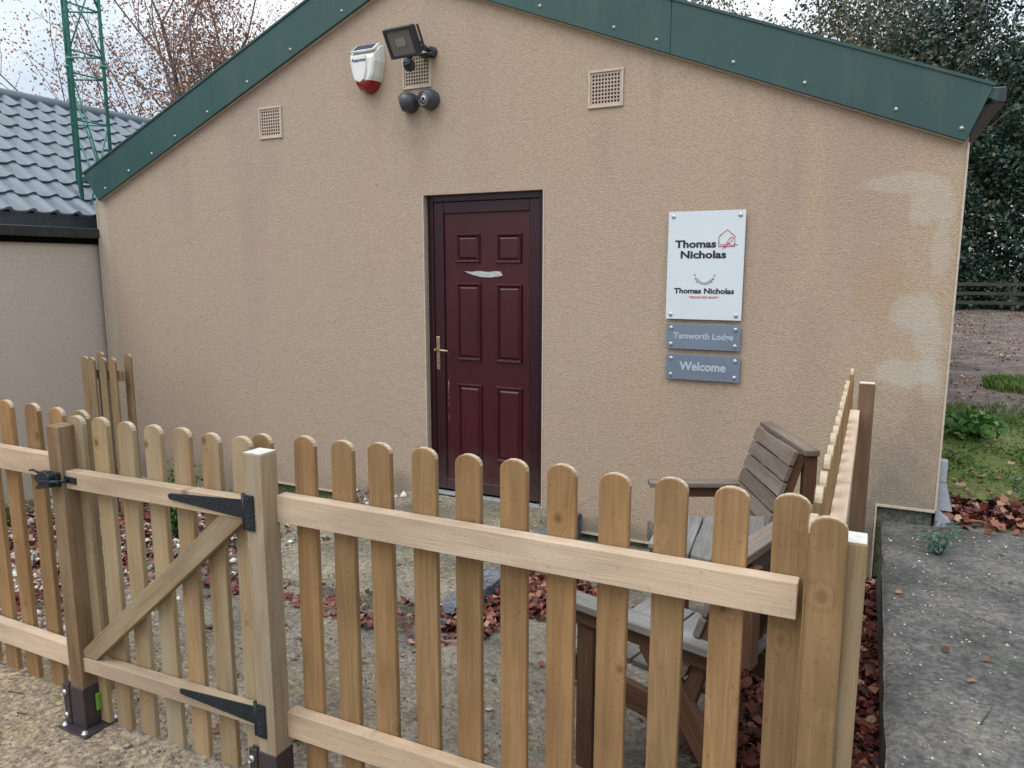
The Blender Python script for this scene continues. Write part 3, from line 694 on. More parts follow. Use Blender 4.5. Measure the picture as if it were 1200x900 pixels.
# ================================================================ alarm, floodlight, cameras
al=root('alarm_box',(-3.29,YW,3.0),'white alarm siren box with red bottom and blue top panel high on the gable','alarm box')
bm=bm_new()
def shield(y,s,cx=-3.30,dz=0):
    P=[(-.125,.145),(.125,.145),(.128,.02),(.105,-.09),(.062,-.165),(0,-.19),(-.062,-.165),(-.105,-.09),(-.128,.02)]
    return [(cx+x*s,y,3.045+z*s+dz) for x,z in P]
_sh=shield
def shield(y,s,cx=-3.30,dz=0):
    P=_sh(y,s*.93,cx,dz)
    k=max(0,(YW-y-.02))*.75
    return [(x,yy,z-(k if i<2 else 0)) for i,(x,yy,z) in enumerate(P)]
A=[[bm.verts.new(v) for v in shield(YW-.0,1.02)],[bm.verts.new(v) for v in shield(YW-.05,1.0)],[bm.verts.new(v) for v in shield(YW-.095,.86)],[bm.verts.new(v) for v in shield(YW-.105,.74)]]
for a_,b_ in zip(A,A[1:]):
    for i in range(9): 
        f=bm.faces.new([a_[i],a_[(i+1)%9],b_[(i+1)%9],b_[i]])
bm.faces.new(A[-1]); bmesh.ops.recalc_face_normals(bm,faces=bm.faces)
# split red lower part by z
geom=bm.verts[:]+bm.edges[:]+bm.faces[:]
bmesh.ops.bisect_plane(bm,geom=geom,plane_co=(0,0,2.938),plane_no=(0,0,1))
bmR=bm.copy()
bmesh.ops.delete(bm,geom=[f for f in bm.faces if f.calc_center_median().z<2.938],context='FACES')
bmesh.ops.delete(bmR,geom=[f for f in bmR.faces if f.calc_center_median().z>=2.938],context='FACES')
link('housing',bm_mesh(bm,'housing'),M_['white'],al); link('strobe_lens',bm_mesh(bmR,'strobe'),M_['redplastic'],al)
bm=bm_new(); P=[(-.055,.07),(.055,.07),(.058,-.02),(.04,-.085),(0,-.105),(-.04,-.085),(-.058,-.02)]
add_prism(bm,[(-3.315+x,3.03+z) for x,z in P],YW-.118,YW-.10,'Y',bev=.004); link('cover_plate',bm_mesh(bm,'cp'),M_['white'],al)
bm=bm_new(); Mx=Matrix.Translation((-3.30,YW-.062,3.160))@Matrix.Rotation(R(38),4,'X'); add_box(bm,-.098,.098,-.046,.046,-.007,.007,.003,M=Mx); o_=link('solar_frame',bm_mesh(bm,'sf'),M_['white'],al)
bm=bm_new(); Mx=Matrix.Translation((-3.30,YW-.062,3.160))@Matrix.Rotation(R(38),4,'X'); add_box(bm,-.082,.082,-.034,.034,.007,.0095,M=Mx); link('solar_panel',bm_mesh(bm,'sp'),M_['bluepanel'],o_)
put_text('lettering','Response',-3.372,-3.258,3.062,3.084,YW-.119,M_['inkblue'],al,.03)

fl=root('floodlight',(-2.86,YW,3.1),'black square floodlight with motion sensor tilted down beside the middle vent','floodlight')
Mf=Matrix.Translation((-2.912,YW-.18,3.122))@Matrix.Rotation(R(-4),4,'Z')@Matrix.Rotation(R(30),4,'X')@Matrix.Rotation(R(0),4,'Y')
bm=bm_new()
w,h=.115,.093
for a_ in((-w,w,h-.018,h),(-w,w,-h,-h+.018),(-w,-w+.02,-h+.018,h-.018),(w-.02,w,-h+.018,h-.018)): add_box(bm,a_[0],a_[1],-.022,.018,a_[2],a_[3],.003,M=Mf)
add_box(bm,-w+.004,w-.004,-.004,.03,-h+.004,h-.004,.004,M=Mf)
for i in range(9): add_box(bm,-w+.02+i*.028,-w+.026+i*.028,.028,.048,-h+.01,h-.01,M=Mf)
link('lamp_housing',bm_mesh(bm,'lh'),M_['darkplastic'],fl)
bm=bm_new(); add_box(bm,-w+.02,w-.02,-.012,-.006,-h+.018,h-.018,M=Mf); gl=link('lamp_glass',bm_mesh(bm,'lg'),M_['glassgrey'],fl)
bm=bm_new(); add_box(bm,-.038,.038,-.016,-.0125,-.022,.030,M=Mf); link('led_array',bm_mesh(bm,'led'),M_['led'],gl)
bm=bm_new()
add_tube(bm,(-2.78,YW-.0,3.085),(-2.79,YW-.03,3.085),.035,n=14); add_tube(bm,(-2.80,YW-.03,3.09),(-2.84,YW-.135,3.115),.012); add_box(bm,-2.86,-2.76,YW-.06,YW-.0,3.055,3.075,.004); add_tube(bm,(-2.77,YW-.02,3.07),(-2.84,YW-.10,3.15),.008)
link('bracket',bm_mesh(bm,'br'),M_['darkplastic'],fl)
bm=bm_new(); add_tube(bm,(-2.885,YW-.13,3.05),(-2.885,YW-.135,2.995),.018); add_lathe(bm,[(0,.040),(.03,.032),(.040,.010),(.040,-.010),(.03,-.030),(.012,-.038),(0,-.040)],Matrix.Translation((-2.885,YW-.14,2.985))@Matrix.Rotation(R(60),4,'X'),16)
link('motion_sensor',bm_mesh(bm,'ms'),M_['darkplastic'],fl)
def dome(x,z,yaw,pitch,label):
    c=root('security_camera',(x,YW,z),label,'security camera','grey ball cameras under the middle vent')
    bm=bm_new(); add_lathe(bm,[(0.066,0),(.068,.012),(.060,.03),(.045,.036)],Matrix.Translation((x,YW,z))@Matrix.Rotation(R(90),4,'X'),24); link('mounting_ring',bm_mesh(bm,'mr'),M_['camgrey'],c)
    Mb=Matrix.Translation((x,YW-.052,z))@Matrix.Rotation(R(yaw),4,'Z')@Matrix.Rotation(R(90+pitch),4,'X')
    bm=bm_new(); prof=[(0,-.066)]+[(.068*math.sin(t),-.068*math.cos(t)) for t in np.linspace(.35,2.45,12)]+[(.040,.050),(.036,.044)]
    add_lathe(bm,prof,Mb,24); link('ball',bm_mesh(bm,'ball'),M_['camgrey'],c)
    bm=bm_new(); add_lathe(bm,[(.036,.044),(.030,.046),(.022,.045),(.020,.050),(.012,.050)],Mb,20); add_lathe(bm,[(.034,.0475),(.031,.0485)],Mb,20); le=link('lens_bezel',bm_mesh(bm,'bz'),M_['zinc'],c)
    bm=bm_new(); add_lathe(bm,[(.0125,.050),(.008,.052),(0,.053)],Mb,16); add_lathe(bm,[(.033,.0455),(.024,.047)],Mb,20); link('lens',bm_mesh(bm,'ln'),M_['lens'],le)
dome(-2.965,2.775,-62,14,'grey ball security camera turned away to the left, left one of the pair')
dome(-2.802,2.782,-8,12,'grey ball security camera facing straight out, right one of the pair')

# ================================================================ neighbouring building
nb=root('neighbour_building',(-6.45,3.5,-.35),'pale grey rendered building with grey tile effect metal roof at the left edge','building')
XN=-6.42
bm=bm_new(); add_box(bm,-12,XN,-3,9,-.8,1.99); link('wall',bm_mesh(bm,'nw'),M_['stucco2'],nb)
bm=bm_new(); add_box(bm,XN-.02,XN+.035,-3,9,1.868,1.915,.003); link('soffit',bm_mesh(bm,'ns'),M_['shadeblack'],nb)  # soffit strip in near-black, the shadow under the gutter painted into its colour
bm=bm_new(); add_box(bm,XN+.002,XN+.075,-3,9,1.918,2.005,.008); link('gutter',bm_mesh(bm,'ng'),M_['gutterdark'],nb)
bm=bm_new(); add_box(bm,XN-.17,XN-.15,-3,9,1.95,2.125,.003); add_box(bm,XN-.15,XN+.002,-3,9,1.975,1.985); link('flashing',bm_mesh(bm,'nf'),M_['fasciablue'],nb)
# stepped pantile sheet roof
def pantile():
    ex,ez=XN-.14,2.12; rx,rz=-9.2,3.62
    L=math.hypot(rx-ex,rz-ez); ux,uz=(rx-ex)/L,(rz-ez)/L; nx_,nz_=uz,-ux
    rows=9; rl=L/rows; pitch=.20; yn=int(12/pitch*14); ys=np.linspace(-3,9,yn+1); ph=(ys/pitch)%1.0
    prof=np.where(ph<.42,.034*np.sin(np.pi*ph/.42)**.9,-.010*np.sin(np.pi*(ph-.42)/.58))
    V=[];F=[]; n=yn+1; k=0
    for r_ in range(rows):
        # lower lip, top skin: (distance up slope, height, wave gain)
        for grp in (((.055,-.012,1.0),(.0,.016,1.0),(.0,.026,1.0)),((.0,.026,1.0),(.35,.021,1.0),(.8,.010,1.0),(1.03,.002,.9))):
            for (t,h,g_) in grp:
                d_=(r_+t)*rl; pr=prof*g_+h; sc=-prof*.55*(1 if t<.3 else 0)
                V.append(np.stack([ex+ux*(d_+sc)+nx_*pr,ys,ez+uz*(d_+sc)+nz_*pr],-1))
            for q_ in range(len(grp)-1):
                I=np.arange(n-1)+(k+q_)*n; F.append(np.stack([I,I+1,I+1+n,I+n],-1))
            k+=len(grp)
    me=fast_mesh('roof',np.concatenate(V),np.concatenate(F),True); return me,(rx,rz)
me,(rx,rz)=pantile(); 
link('roof',me,M_['tile'],nb)
bm=bm_new(); add_tube(bm,(rx,-3,rz+.0),(rx,9,rz+.0),.085,n=12); rc=link('ridge_cap',bm_mesh(bm,'rc'),M_['tile'],nb)
bm=bm_new(); add_prism(bm,[(rx,rz-.02),(-12,2.1),(-12,2.05),(rx,rz-.3)],-3,9,'Y'); add_prism(bm,[(XN-.2,2.06),(rx,rz-.06),(-12,2.0)],-2.98,8.98,'Y'); link('roof_back',bm_mesh(bm,'rb'),M_['tile'],nb)

# ================================================================ lattice mast
mast=root('lattice_mast',(-6.9,4.84,2.0),'tall green triangular lattice mast rising behind the gutter at the left','mast')
LA,LB,LC=(-6.80,4.68),(-6.80,5.01),(-7.085,4.845)
for P in(LA,LB,LC):
    bm=bm_new(); add_tube(bm,(P[0],P[1],1.99),(P[0],P[1],7.5),.017,n=10)
    lg=link('leg',bm_mesh(bm,'ml'),M_['towergreen'],mast)
    bm=bm_new()
    for z in(3.555,5.60): add_lathe(bm,[(.0,0),(.036,0),(.036,.014),(.0,.014)],Matrix.Translation((P[0],P[1],z)),8); add_lathe(bm,[(.0,0),(.028,0),(.028,.03),(.0,.03)],Matrix.Translation((P[0],P[1],z-.012)),6)
    link('leg_flange',bm_mesh(bm,'fl'),M_['towergreen'],lg)
zs=[2.18,3.02,3.44,3.64,4.05,4.45,5.0,5.54,5.7,6.3,7.0]
for z in zs:
    bm=bm_new()
    for a_,b_ in((LA,LB),(LB,LC),(LC,LA)): add_tube(bm,(*a_,z),(*b_,z),.0085,n=6)
    link('ring_brace',bm_mesh(bm,'rb'),M_['towergreen'],mast)
for z0,z1,fl_ in((2.0,3.02,0),(2.18,3.44,1),(3.64,4.45,0),(4.05,5.0,1),(4.6,5.54,0),(5.7,6.6,1)):
    for k_,(a_,b_) in enumerate(((LA,LB),(LB,LC),(LC,LA))):
        if (k_+fl_)%2 and k_==0: a_,b_=b_,a_
        bm=bm_new(); add_tube(bm,(*a_,z0),(*b_,z1),.0075,n=6); link('diagonal_brace',bm_mesh(bm,'db'),M_['towergreen'],mast)

# ================================================================ fences
YP=1.52
def pk(x,y,zb,zt,parent,mat,face='Y',w=.07,seed=None):
    L=zt-zb; me=picket_mesh(L,w)
    M=Matrix.Translation((x,y,zb))@Matrix.Rotation(R(random.uniform(-.35,.35)),4,'Y')
    if face=='X': M=Matrix.Translation((x,y,zb))@Matrix.Rotation(R(90),4,'Z')@Matrix.Rotation(R(random.uniform(-.3,.3)),4,'Y')
    o=link('picket',me,[mat,M_['cutend']],parent,M)
    return o
def nails(o,x,y,zz,sx=.018):
    pass
def post(name,x0,x1,y0,y1,z0,z1,mat,parent,cap=None):
    o=board(name,((x0+x1)/2,(y0+y1)/2,z0),((x0+x1)/2,(y0+y1)/2,z1),x1-x0,y1-y0,mat,parent,bev=.003)
    if cap:
        bm=bm_new(); add_box(bm,x0+.002,x1-.002,y0+.002,y1-.002,z1+.0003,z1+.0018); link('post_top',bm_mesh(bm,'pt'),cap,o)
    return o
def shoe(x,y,zb,zt,parent,right_ear=False):
    bm=bm_new(); h=.035
    add_box(bm,x-h,x+h,y-h,y+h,zb,zt,.003)
    add_box(bm,x-h-.030,x-h,y-h-.004,y-h+.004,zb+.004,zt+.004,.003)  # clamping fin
    add_box(bm,x-h-.030,x-h,y-h+.010,y-h+.016,zb+.004,zt+.004,.003)
    o=link('post_shoe',bm_mesh(bm,'sh'),M_['brownsteel'],parent)
    bm=bm_new(); add_box(bm,x-.072,x+.072,y-.064,y+.07,zb-.006,zb,.002); link('base_plate',bm_mesh(bm,'bp'),M_['brownsteel'],o)
    for z in(zb+.035,zt-.025):
        bm=bm_new(); add_lathe(bm,[(0,-.012),(.008,-.012),(.008,-.006),(.011,-.006),(.011,0),(0,.0)],Matrix.Translation((x-h-.016,y-h-.004,z))@Matrix.Rotation(R(-90),4,'X'),6); link('bolt',bm_mesh(bm,'bo'),M_['zinc'],o)
    for dx,dy_ in((-.058,-.045),(.05,-.05),(-.058,.055),(.055,.055)):
        bm=bm_new(); add_lathe(bm,[(.012,0),(.012,.003),(.008,.003),(.008,.009),(0,.009)],Matrix.Translation((x+dx,y+dy_,zb)),6); link('bolt',bm_mesh(bm,'bo'),M_['zinc'],o)
    return o
# --- left run
lf=root('picket_fence',(-3.0,1.5,.1),'left run of picket fence ending at the brown latch post','fence')
for i,x in enumerate([-2.436,-2.564,-2.71,-2.835]+[-2.96-.125*k for k in range(7)]):
    pk(x,YP,.16+random.uniform(-.005,.005),1.19+random.uniform(-.004,.006)+(.005 if i<4 else 0),lf,M_['picket'])
board('rail',(-3.75,1.488,1.000),(-2.345,1.488,1.002),.078,.036,M_['rail'],lf,bev=.002)
board('rail',(-3.75,1.488,.325),(-2.345,1.488,.330),.078,.036,M_['rail'],lf,bev=.002)
post('post',-2.342,-2.279,1.420,1.483,.265,1.158,M_['post_brown'],lf)
post('post',-3.80,-3.737,1.455,1.518,.12,1.158,M_['post_brown'],lf)
pk(-2.345,1.545,.19,1.186,lf,M_['gatewood'],w=.075)
shoe(-2.3105,1.4515,.125,.268,lf)
bm=bm_new(); add_box(bm,-2.274,-2.264,1.455,1.48,.175,.235,.003); link('packing_shim',bm_mesh(bm,'shim'),M_['greenplastic'],lf)
# --- gate
gt=root('picket_gate',(-1.9,1.46,.12),'closed picket gate with diagonal brace and black strap hinges','gate')
for x,zb in zip((-2.272,-2.157,-2.040,-1.915,-1.800,-1.680,-1.565),(.126,.135,.14,.145,.146,.148,.15)):
    pk(x,1.482,zb,1.189+random.uniform(-.004,.004),gt,M_['gatewood'])
def board2(name,p0,p1,w,t,mat,parent): return board(name,p0,p1,w,t,mat,parent,bev=.002)
board2('rail',(-2.296,1.450,.985),(-1.507,1.450,.998),.058,.038,M_['rail'],gt)
board2('rail',(-2.322,1.450,.350),(-1.509,1.450,.376),.050,.038,M_['rail'],gt)
# brace trimmed to fit between the rails
bm=bm_new(); add_prism(bm,[(-2.310,.377),(-2.215,.381),(-1.513,.967),(-1.612,.967)],1.433,1.462,'Y',bev=.002)
brm=bm_mesh(bm,'brace')
Mb=frame((-2.26,1.45,.378),(-1.56,1.45,.967)); 
for v in brm.vertices: v.co=Mb.inverted()@v.co
link('diagonal_brace',brm,M_['gatewood'],gt,Mb)
def hinge(z,xt,dz,parent):
    bm=bm_new()
    y=1.4285
    add_prism(bm,[(xt,z+.011+dz),(xt-.006,z+.003+dz),(xt,z-.006+dz),(-1.507,z-.025),(-1.507,z+.029)],y-.004,y,'Y')
    add_tube(bm,(-1.503,y-.006,z-.052),(-1.503,y-.006,z+.048),.0075,n=10)
    add_box(bm,-1.496,-1.463,1.4135,1.4185,z-.052,z+.048,.001)
    o=link('strap_hinge',bm_mesh(bm,'hi'),M_['blackiron'],parent)
    for x,zz,yy in((-1.48,z+.036,1.413),(-1.48,z-.012,1.413),(-1.48,z-.04,1.413),(-1.56,z+.002,y-.004),(-1.64,z+.003,y-.004),(-1.73,z+.004,y-.004)):
        bm=bm_new(); add_lathe(bm,[(.0045,-.001),(.0045,.001),(.002,.0022),(0,.0022)],Matrix.Translation((x,yy,zz))@Matrix.Rotation(R(90),4,'X'),8); link('screw',bm_mesh(bm,'sc'),M_['blackiron'],o)
hinge(1.000,-1.800,-.004,gt); hinge(.388,-1.812,-.006,gt)
# latch
bm=bm_new()
add_box(bm,-2.345,-2.285,1.404,1.4185,.965,1.012,.003)
add_prism(bm,[(-2.375,.992),(-2.352,1.006),(-2.335,1.018),(-2.310,1.018),(-2.295,1.004),(-2.295,.968),(-2.33,.962),(-2.362,.955),(-2.368,.963),(-2.345,.975)],1.385,1.405,'Y',bev=.002)
add_tube(bm,(-2.352,1.395,1.008),(-2.378,1.390,1.016),.004); add_tube(bm,(-2.378,1.390,1.016),(-2.392,1.388,1.014),.0035)
link('latch',bm_mesh(bm,'la'),M_['blackiron'],gt)
bm=bm_new()
add_tube(bm,(-2.335,1.380,.985),(-2.262,1.400,.988),.0055); add_box(bm,-2.280,-2.226,1.4255,1.4305,.977,.998,.001); add_tube(bm,(-2.262,1.400,.988),(-2.262,1.428,.988),.0055)
link('striker_bar',bm_mesh(bm,'st'),M_['blackiron'],gt)
# --- main run + corner
mf=root('picket_fence',(-.75,1.5,.1),'long front picket fence in the foreground from hinge post to corner','fence')
for x in (-1.374,-1.243,-1.114,-.985,-.861,-.735,-.614,-.491,-.367,-.240,-.117):
    pk(x+.001,YP,.14+random.uniform(-.006,.006),1.209+random.uniform(-.003,.003)-(.006 if x<-1.2 else 0),mf,M_['picket'])
pk(-1.545,1.548,.18,1.184,mf,M_['picket'])
post('post',-1.497,-1.4345,1.420,1.483,.285,1.162,M_['post_grey'],mf,M_['endgrain'])
board('rail',(-1.434,1.489,1.001),(-.098,1.489,1.006),.076,.038,M_['rail'],mf,bev=.002)
board('rail',(-1.434,1.489,.358),(-.098,1.489,.378),.078,.038,M_['rail'],mf,bev=.002)
shoe(-1.466,1.4515,.115,.288,mf)
# --- side fence
sf=root('picket_fence',(-.05,2.4,.0),'side picket fence seen end on, running back to the wall past the bench','fence')
ys=[1.456+.1335*k for k in range(14)]
for k_,y in enumerate(ys):
    pk(-.0755,y,.10,1.212+random.uniform(-.004,.004)-(.015 if k_==0 else 0),sf,M_['picket'],'X')
pk(-.070,3.59,.02,1.215,sf,M_['picket'],'X')
board('rail',(-.047,1.46,1.005),(-.047,3.50,1.005),.078,.038,M_['rail'],sf,front=(1,0,0),bev=.002)
board('rail',(-.047,1.46,.37),(-.047,3.50,.36),.078,.038,M_['rail'],sf,front=(1,0,0),bev=.002)
post('post',-.0445,.0180,1.382,1.445,.05,1.172,M_['gatewood'],sf,M_['endgrain'])
post('post',-.038,.026,3.51,3.573,-.05,1.158,M_['post_far'],sf,M_['endgrain'])
pk(-.0415,1.371,.06,1.219,sf,M_['picket'],w=.062)
# --- short piece of old fence in the far left corner
of=root('picket_fence',(-5.1,3.62,-.25),'short old picket panel in the corner between the two buildings','fence')
for x,y in((-5.365,3.60),(-5.262,3.585),(-5.155,3.60),(-5.045,3.60)): pk(x,y,-.22,1.0+random.uniform(-.008,.008),of,M_['old'],w=.075)
for x in(-5.33,-5.015): pk(x,3.70,-.2,1.02,of,M_['old'],w=.075)
board('rail',(-5.40,3.635,.86),(-5.00,3.635,.86),.075,.035,M_['old'],of); board('rail',(-5.40,3.635,.10),(-5.00,3.635,.10),.075,.035,M_['old'],of)

# ================================================================ companion bench
bc=Vector((-.86,2.77,0)); bb=Vector((.996,.087,0)); bs=Vector((-.087,.996,0))
bench=root('garden_bench',(-.6,2.8,0),'weathered wooden companion bench with two angled seats and a middle tray','bench')
def seat(sg):
    O=bc+bs*(.69*sg); w=(bs*(-.94*sg)+bb*.342).normalized(); dd=(bs*(.342*sg)+bb*.94).normalized(); up=Vector((0,0,1))
    P=lambda a,b,z: O+w*a+dd*b+up*z
    SW=.53
    zg=lambda p: ground_z(p.x,p.y)-.02
    def bd(name,a,b,wd,t,mat,front,bev=.004): return board(name,a,b,wd,t,mat,bench,front,bev)
    # front legs
    for a_ in(.035,.50):
        p=P(a_,.045,0); bd('leg',(p.x,p.y,zg(p)),(p.x,p.y,.585),.062,.062,M_['benchred'],-dd)
    # rear splayed leg (outer + inner)
    for a_ in(.0,.52):
        p=P(a_,.66,0); bd('leg',(p.x,p.y,zg(p)),P(a_,.28 if sg<0 else .42,.565 if sg<0 else .40),.075,.03,M_['benchred'],w)
    # seat slats
    for k in range(5):
        b_=.035+.094*k; bd('seat_slat',P(.07,b_,.432),P(SW-.03,b_,.432),.086,.022,M_['benchtop'],up)
    bd('seat_apron',P(0,-.008,.375),P(SW,-.008,.375),.09,.024,M_['bench'],-dd)
    for a_ in(.03,.50): bd('seat_rail',P(a_,0,.37),P(a_,.47,.33),.085,.028,M_['benchred'],w)
    # backrest slats, leaning back
    for k in range(6):
        h=.525+.068*k; b_=.508-.30*(.9-h); bd('back_slat',P(-.005,b_,h),P(SW-.035,b_,h),.063,.022,M_['bench'],(-dd+up*.36))
    for a_ in(.02,.465):
        bd('back_post',P(a_,.385,.36),P(a_,.535,.885),.045,.030,M_['benchred'],w)
    bd('back_leg',P(.0,.572,.02 if sg>0 else .60),P(.0,.572,.878),.05,.05,M_['benchred'],-dd); bd('back_leg',P(.47,.572,.58),P(.47,.572,.878),.05,.05,M_['benchred'],-dd)
    zt_=.892+(.014 if sg<0 else 0); bt_=.568 if sg>0 else .55
    bd('top_rail',P(-.09,bt_,zt_),P(SW-.02,bt_,zt_),.062,.026,M_['bench'],up)
    # outer arm
    bd('armrest',P(.0,-.018 if sg>0 else -.045,.613),P(.0,.53,.613),.078,.026,M_['bench' if sg>0 else 'benchtop'],up); bd('arm_rail',P(.0,.02,.572),P(.0,.55,.572),.05,.028,M_['benchred'],w)
    bm=bm_new()
    for b_,z in((.33,.50),):
        p=P(-.018,b_,z); add_tube(bm,p,p-w*.006,.008,n=8)
    p=P(.0,.34,.6265); add_tube(bm,p,p+up*.003,.007,n=8)
    link('bolt',bm_mesh(bm,'bt'),M_['zinc'],bench)
seat(1); seat(-1)
# middle tray: slats along the bench's axis, sides follow the two seats
for k in range(5):
    v0=.14+.082*k; v1=v0+.075
    hw=lambda v:.165+.364*(v-.14)
    pts=[bc+bb*v0-bs*hw(v0),bc+bb*v1-bs*hw(v1),bc+bb*v1+bs*hw(v1),bc+bb*v0+bs*hw(v0)]
    c0=(pts[0]+pts[1])/2; c1=(pts[2]+pts[3])/2; F_=frame((c0.x,c0.y,.62),(c1.x,c1.y,.62),(0,0,1)); Fi=F_.inverted()
    bm=bm_new(); lo=[bm.verts.new(Fi@Vector((p.x,p.y,.610))) for p in pts]; hi=[bm.verts.new(Fi@Vector((p.x,p.y,.632))) for p in pts]
    bm.faces.new(hi); bm.faces.new(lo[::-1])
    for i in range(4): bm.faces.new([lo[i],lo[(i+1)%4],hi[(i+1)%4],hi[i]])
    bmesh.ops.recalc_face_normals(bm,faces=bm.faces); bmesh.ops.bevel(bm,geom=bm.edges[:],offset=.003,segments=1,affect='EDGES')
    link('tray_slat',bm_mesh(bm,'ts'),M_['benchtop'],bench,F_)
for sg in(1,-1):
    a_=bc+bb*.15+bs*sg*.15; b_=bc+bb*.54+bs*sg*.29
    board('tray_rail',(a_.x,a_.y,.585),(b_.x,b_.y,.585),.045,.03,M_['benchred'],bench,bs*sg)

# ================================================================ rail fence, hedge and trees on the right
rf=root('rail_fence',(3,28.6,.25),'low grey post and rail fence in front of the dark hedge','fence')
for z in(.55,.85,1.15): board('rail',(-6,28.6,.25+z-.25),(12,28.6,.25+z-.25),.11,.04,M_['greyrail'],rf)
for x in range(-6,13,2): board('post',(x,28.66,.2),(x,28.66,1.35),.1,.1,M_['greyrail'],rf)
def leaf_cards(C,size,asp=.6,tilt=None,curl=.0,up=0.0):
    n=len(C); 
    a=rng.normal(size=(n,3)); 
    if up: a[:,2]*=(1-up)
    a/=np.linalg.norm(a,axis=1)[:,None]
    b=rng.normal(size=(n,3)); b-= (b*a).sum(1)[:,None]*a; b/=np.linalg.norm(b,axis=1)[:,None]
    s=(size*(.6+.8*rng.random(n)))[:,None]
    nrm=np.cross(a,b)
    # leaf = two triangles folded: use 4-vertex kite with slight fold
    p0=C-a*s*.5; p2=C+a*s*.5; p1=C+b*s*asp*.5+nrm*s*.12; p3=C-b*s*asp*.5+nrm*s*.12
    V=np.stack([p0,p1,p2,p3],1).reshape(-1,3); F=np.arange(4*n).reshape(n,4)
    return V,F
def tree_skel(base,h,spread,levels,nchild,seed,lean=(0,0),trunk_r=.2,first=.3,gn=.62,upb=.25):
    rd=random.Random(seed); segs=[]; tips=[]
    def grow(p,d,L,r,lv):
        n=3 if lv<2 else 2; q=p; dd=d.copy()
        for i in range(n):
            dd=(dd+Vector((rd.uniform(-.18,.18),rd.uniform(-.18,.18),rd.uniform(-.05,.15)))).normalized()
            q2=q+dd*(L/n); r2=r*(1-.28*(i+1)/n)
            segs.append((q.copy(),q2.copy(),r*(1-.28*i/n),r2,lv)); 
            if lv>=levels-2: tips.append((q2.copy(),lv))
            q=q2
            if lv<levels and (lv>0 or i>=n*first-1):
                for c in range(nchild if i<n-1 else nchild-1):
                    ax=Vector((rd.gauss(0,1),rd.gauss(0,1),rd.gauss(0,.6))); ax=(ax-ax.dot(dd)*dd).normalized()
                    nd=(dd*rd.uniform(.45,.9)+ax*spread*rd.uniform(.6,1.1)+Vector((0,0,upb))).normalized()
                    grow(q,nd,L*gn*rd.uniform(.75,1.15),r2*.58,lv+1)
        if lv<levels: grow(q,(dd+Vector((rd.uniform(-.3,.3),rd.uniform(-.3,.3),.1))).normalized(),L*gn,r*.6,lv+1)
    grow(Vector(base),Vector((lean[0],lean[1],1)).normalized(),h,trunk_r,0)
    return segs,tips
def skel_mesh(segs,name,rmin=.004):
    V=[];F=[];k=0
    for p,q,r0,r1,lv in segs:
        n=7 if lv==0 else (5 if lv==1 else 3)
        r0=max(r0,rmin);r1=max(r1,rmin)
        qq=(q-p).to_track_quat('Z','Y'); X=qq@Vector((1,0,0));Y=qq@Vector((0,1,0))
        for P_,r in((p,r0),(q,r1)):
            for i in range(n):
                t=2*math.pi*i/n; V.append(P_+X*(r*math.cos(t))+Y*(r*math.sin(t)))
        for i in range(n): F.append((k+i,k+(i+1)%n,k+n+(i+1)%n,k+n+i))
        k+=2*n
    return fast_mesh(name,[tuple(v) for v in V],F,True)
def tree(name,base,h,label,cat,leafm,nleaf,lsize,seed,spread=.9,levels=4,nchild=2,lean=(0,0),tr=.2,clump=.5,barkm=None,rmin=.006,bias=None,gn=.62,group=None,upb=.25):
    o=root(name,base,label,cat,group)
    segs,tips=tree_skel(base,h,spread,levels,nchild,seed,lean,tr,gn=gn,upb=upb)
    link('trunk',skel_mesh([s for s in segs if s[4]<=1],'trunk'),M_['bark'],o)
    link('branches',skel_mesh([s for s in segs if s[4]>1],'branches',rmin),barkm or M_['twig'],o)
    if nleaf:
        T=np.array([tuple(t[0]) for t in tips])
        wgt=rng.random(len(T))**(5 if 'autumn' in name else 2); wgt/=wgt.sum()
        C=T[rng.choice(len(T),nleaf,p=wgt)]+rng.normal(size=(nleaf,3))*clump*np.array([1,1,.8])
        V,F=leaf_cards(C,lsize); link('crown',fast_mesh('crown',V,F),leafm,o)
    return o
# right: tall trees behind the car park
tr_=[('evergreen_tree',(2.2,31.5,.2),5.0,'dark evergreen tree towering over the hedge behind the right gutter','evergreen',34000,.165,11,.85,.68),
     ('evergreen_tree',(5.6,32.5,.2),5.2,'dark evergreen tree at the right edge of the photo','evergreen',34000,.165,12,.85,.68),
     ('oak_tree',(-1.0,33.5,.2),6.0,'thinning olive tree showing through the sky above the right roof slope','oakleaf',34000,.15,13,.9,.6),
     ('oak_tree',(-4.8,35,.2),6.2,'sparse twiggy tree with few leaves above the middle of the right roof slope','oakleaf',26000,.14,14,.95,.5),
     ('evergreen_tree',(9.5,33,.2),5.0,'dark evergreen tree beyond the right edge of the car park','evergreen',20000,.18,15,.85,.8)]
for nm,b_,h_,lab,lm,nl,ls,sd_,sp_,cl in tr_:
    tree(nm,b_,h_,lab,'tree',M_[lm],nl,ls,sd_,sp_,4,2,tr=.28,clump=cl,rmin=.012,gn=.66)
hd=root('hedge',(3,30,.2),'tall dark green hedge along the far side of the car park','hedge')
n=90000; H=np.stack([rng.uniform(-6,13,n),rng.uniform(29,31.6,n),rng.uniform(.15,6.8,n)],1)
H[:,1]=29.3+ (rng.random(n)**2)*2.2+.35*np.sin(H[:,0]*2.3)+.25*np.sin(H[:,2]*3+H[:,0]*4)
H[:,2]*= (1-.12*np.sin(H[:,0]*1.7)**2)
V,F=leaf_cards(H,.18); link('foliage',fast_mesh('hf',V,F),M_['evergreen'],hd)
bm=bm_new(); 
for i in range(40):
    x=-6+19*i/39+random.uniform(-.2,.2); add_tube(bm,(x,30.2,.1),(x+random.uniform(-.4,.4),30.3,5.6),.05,.02,5)
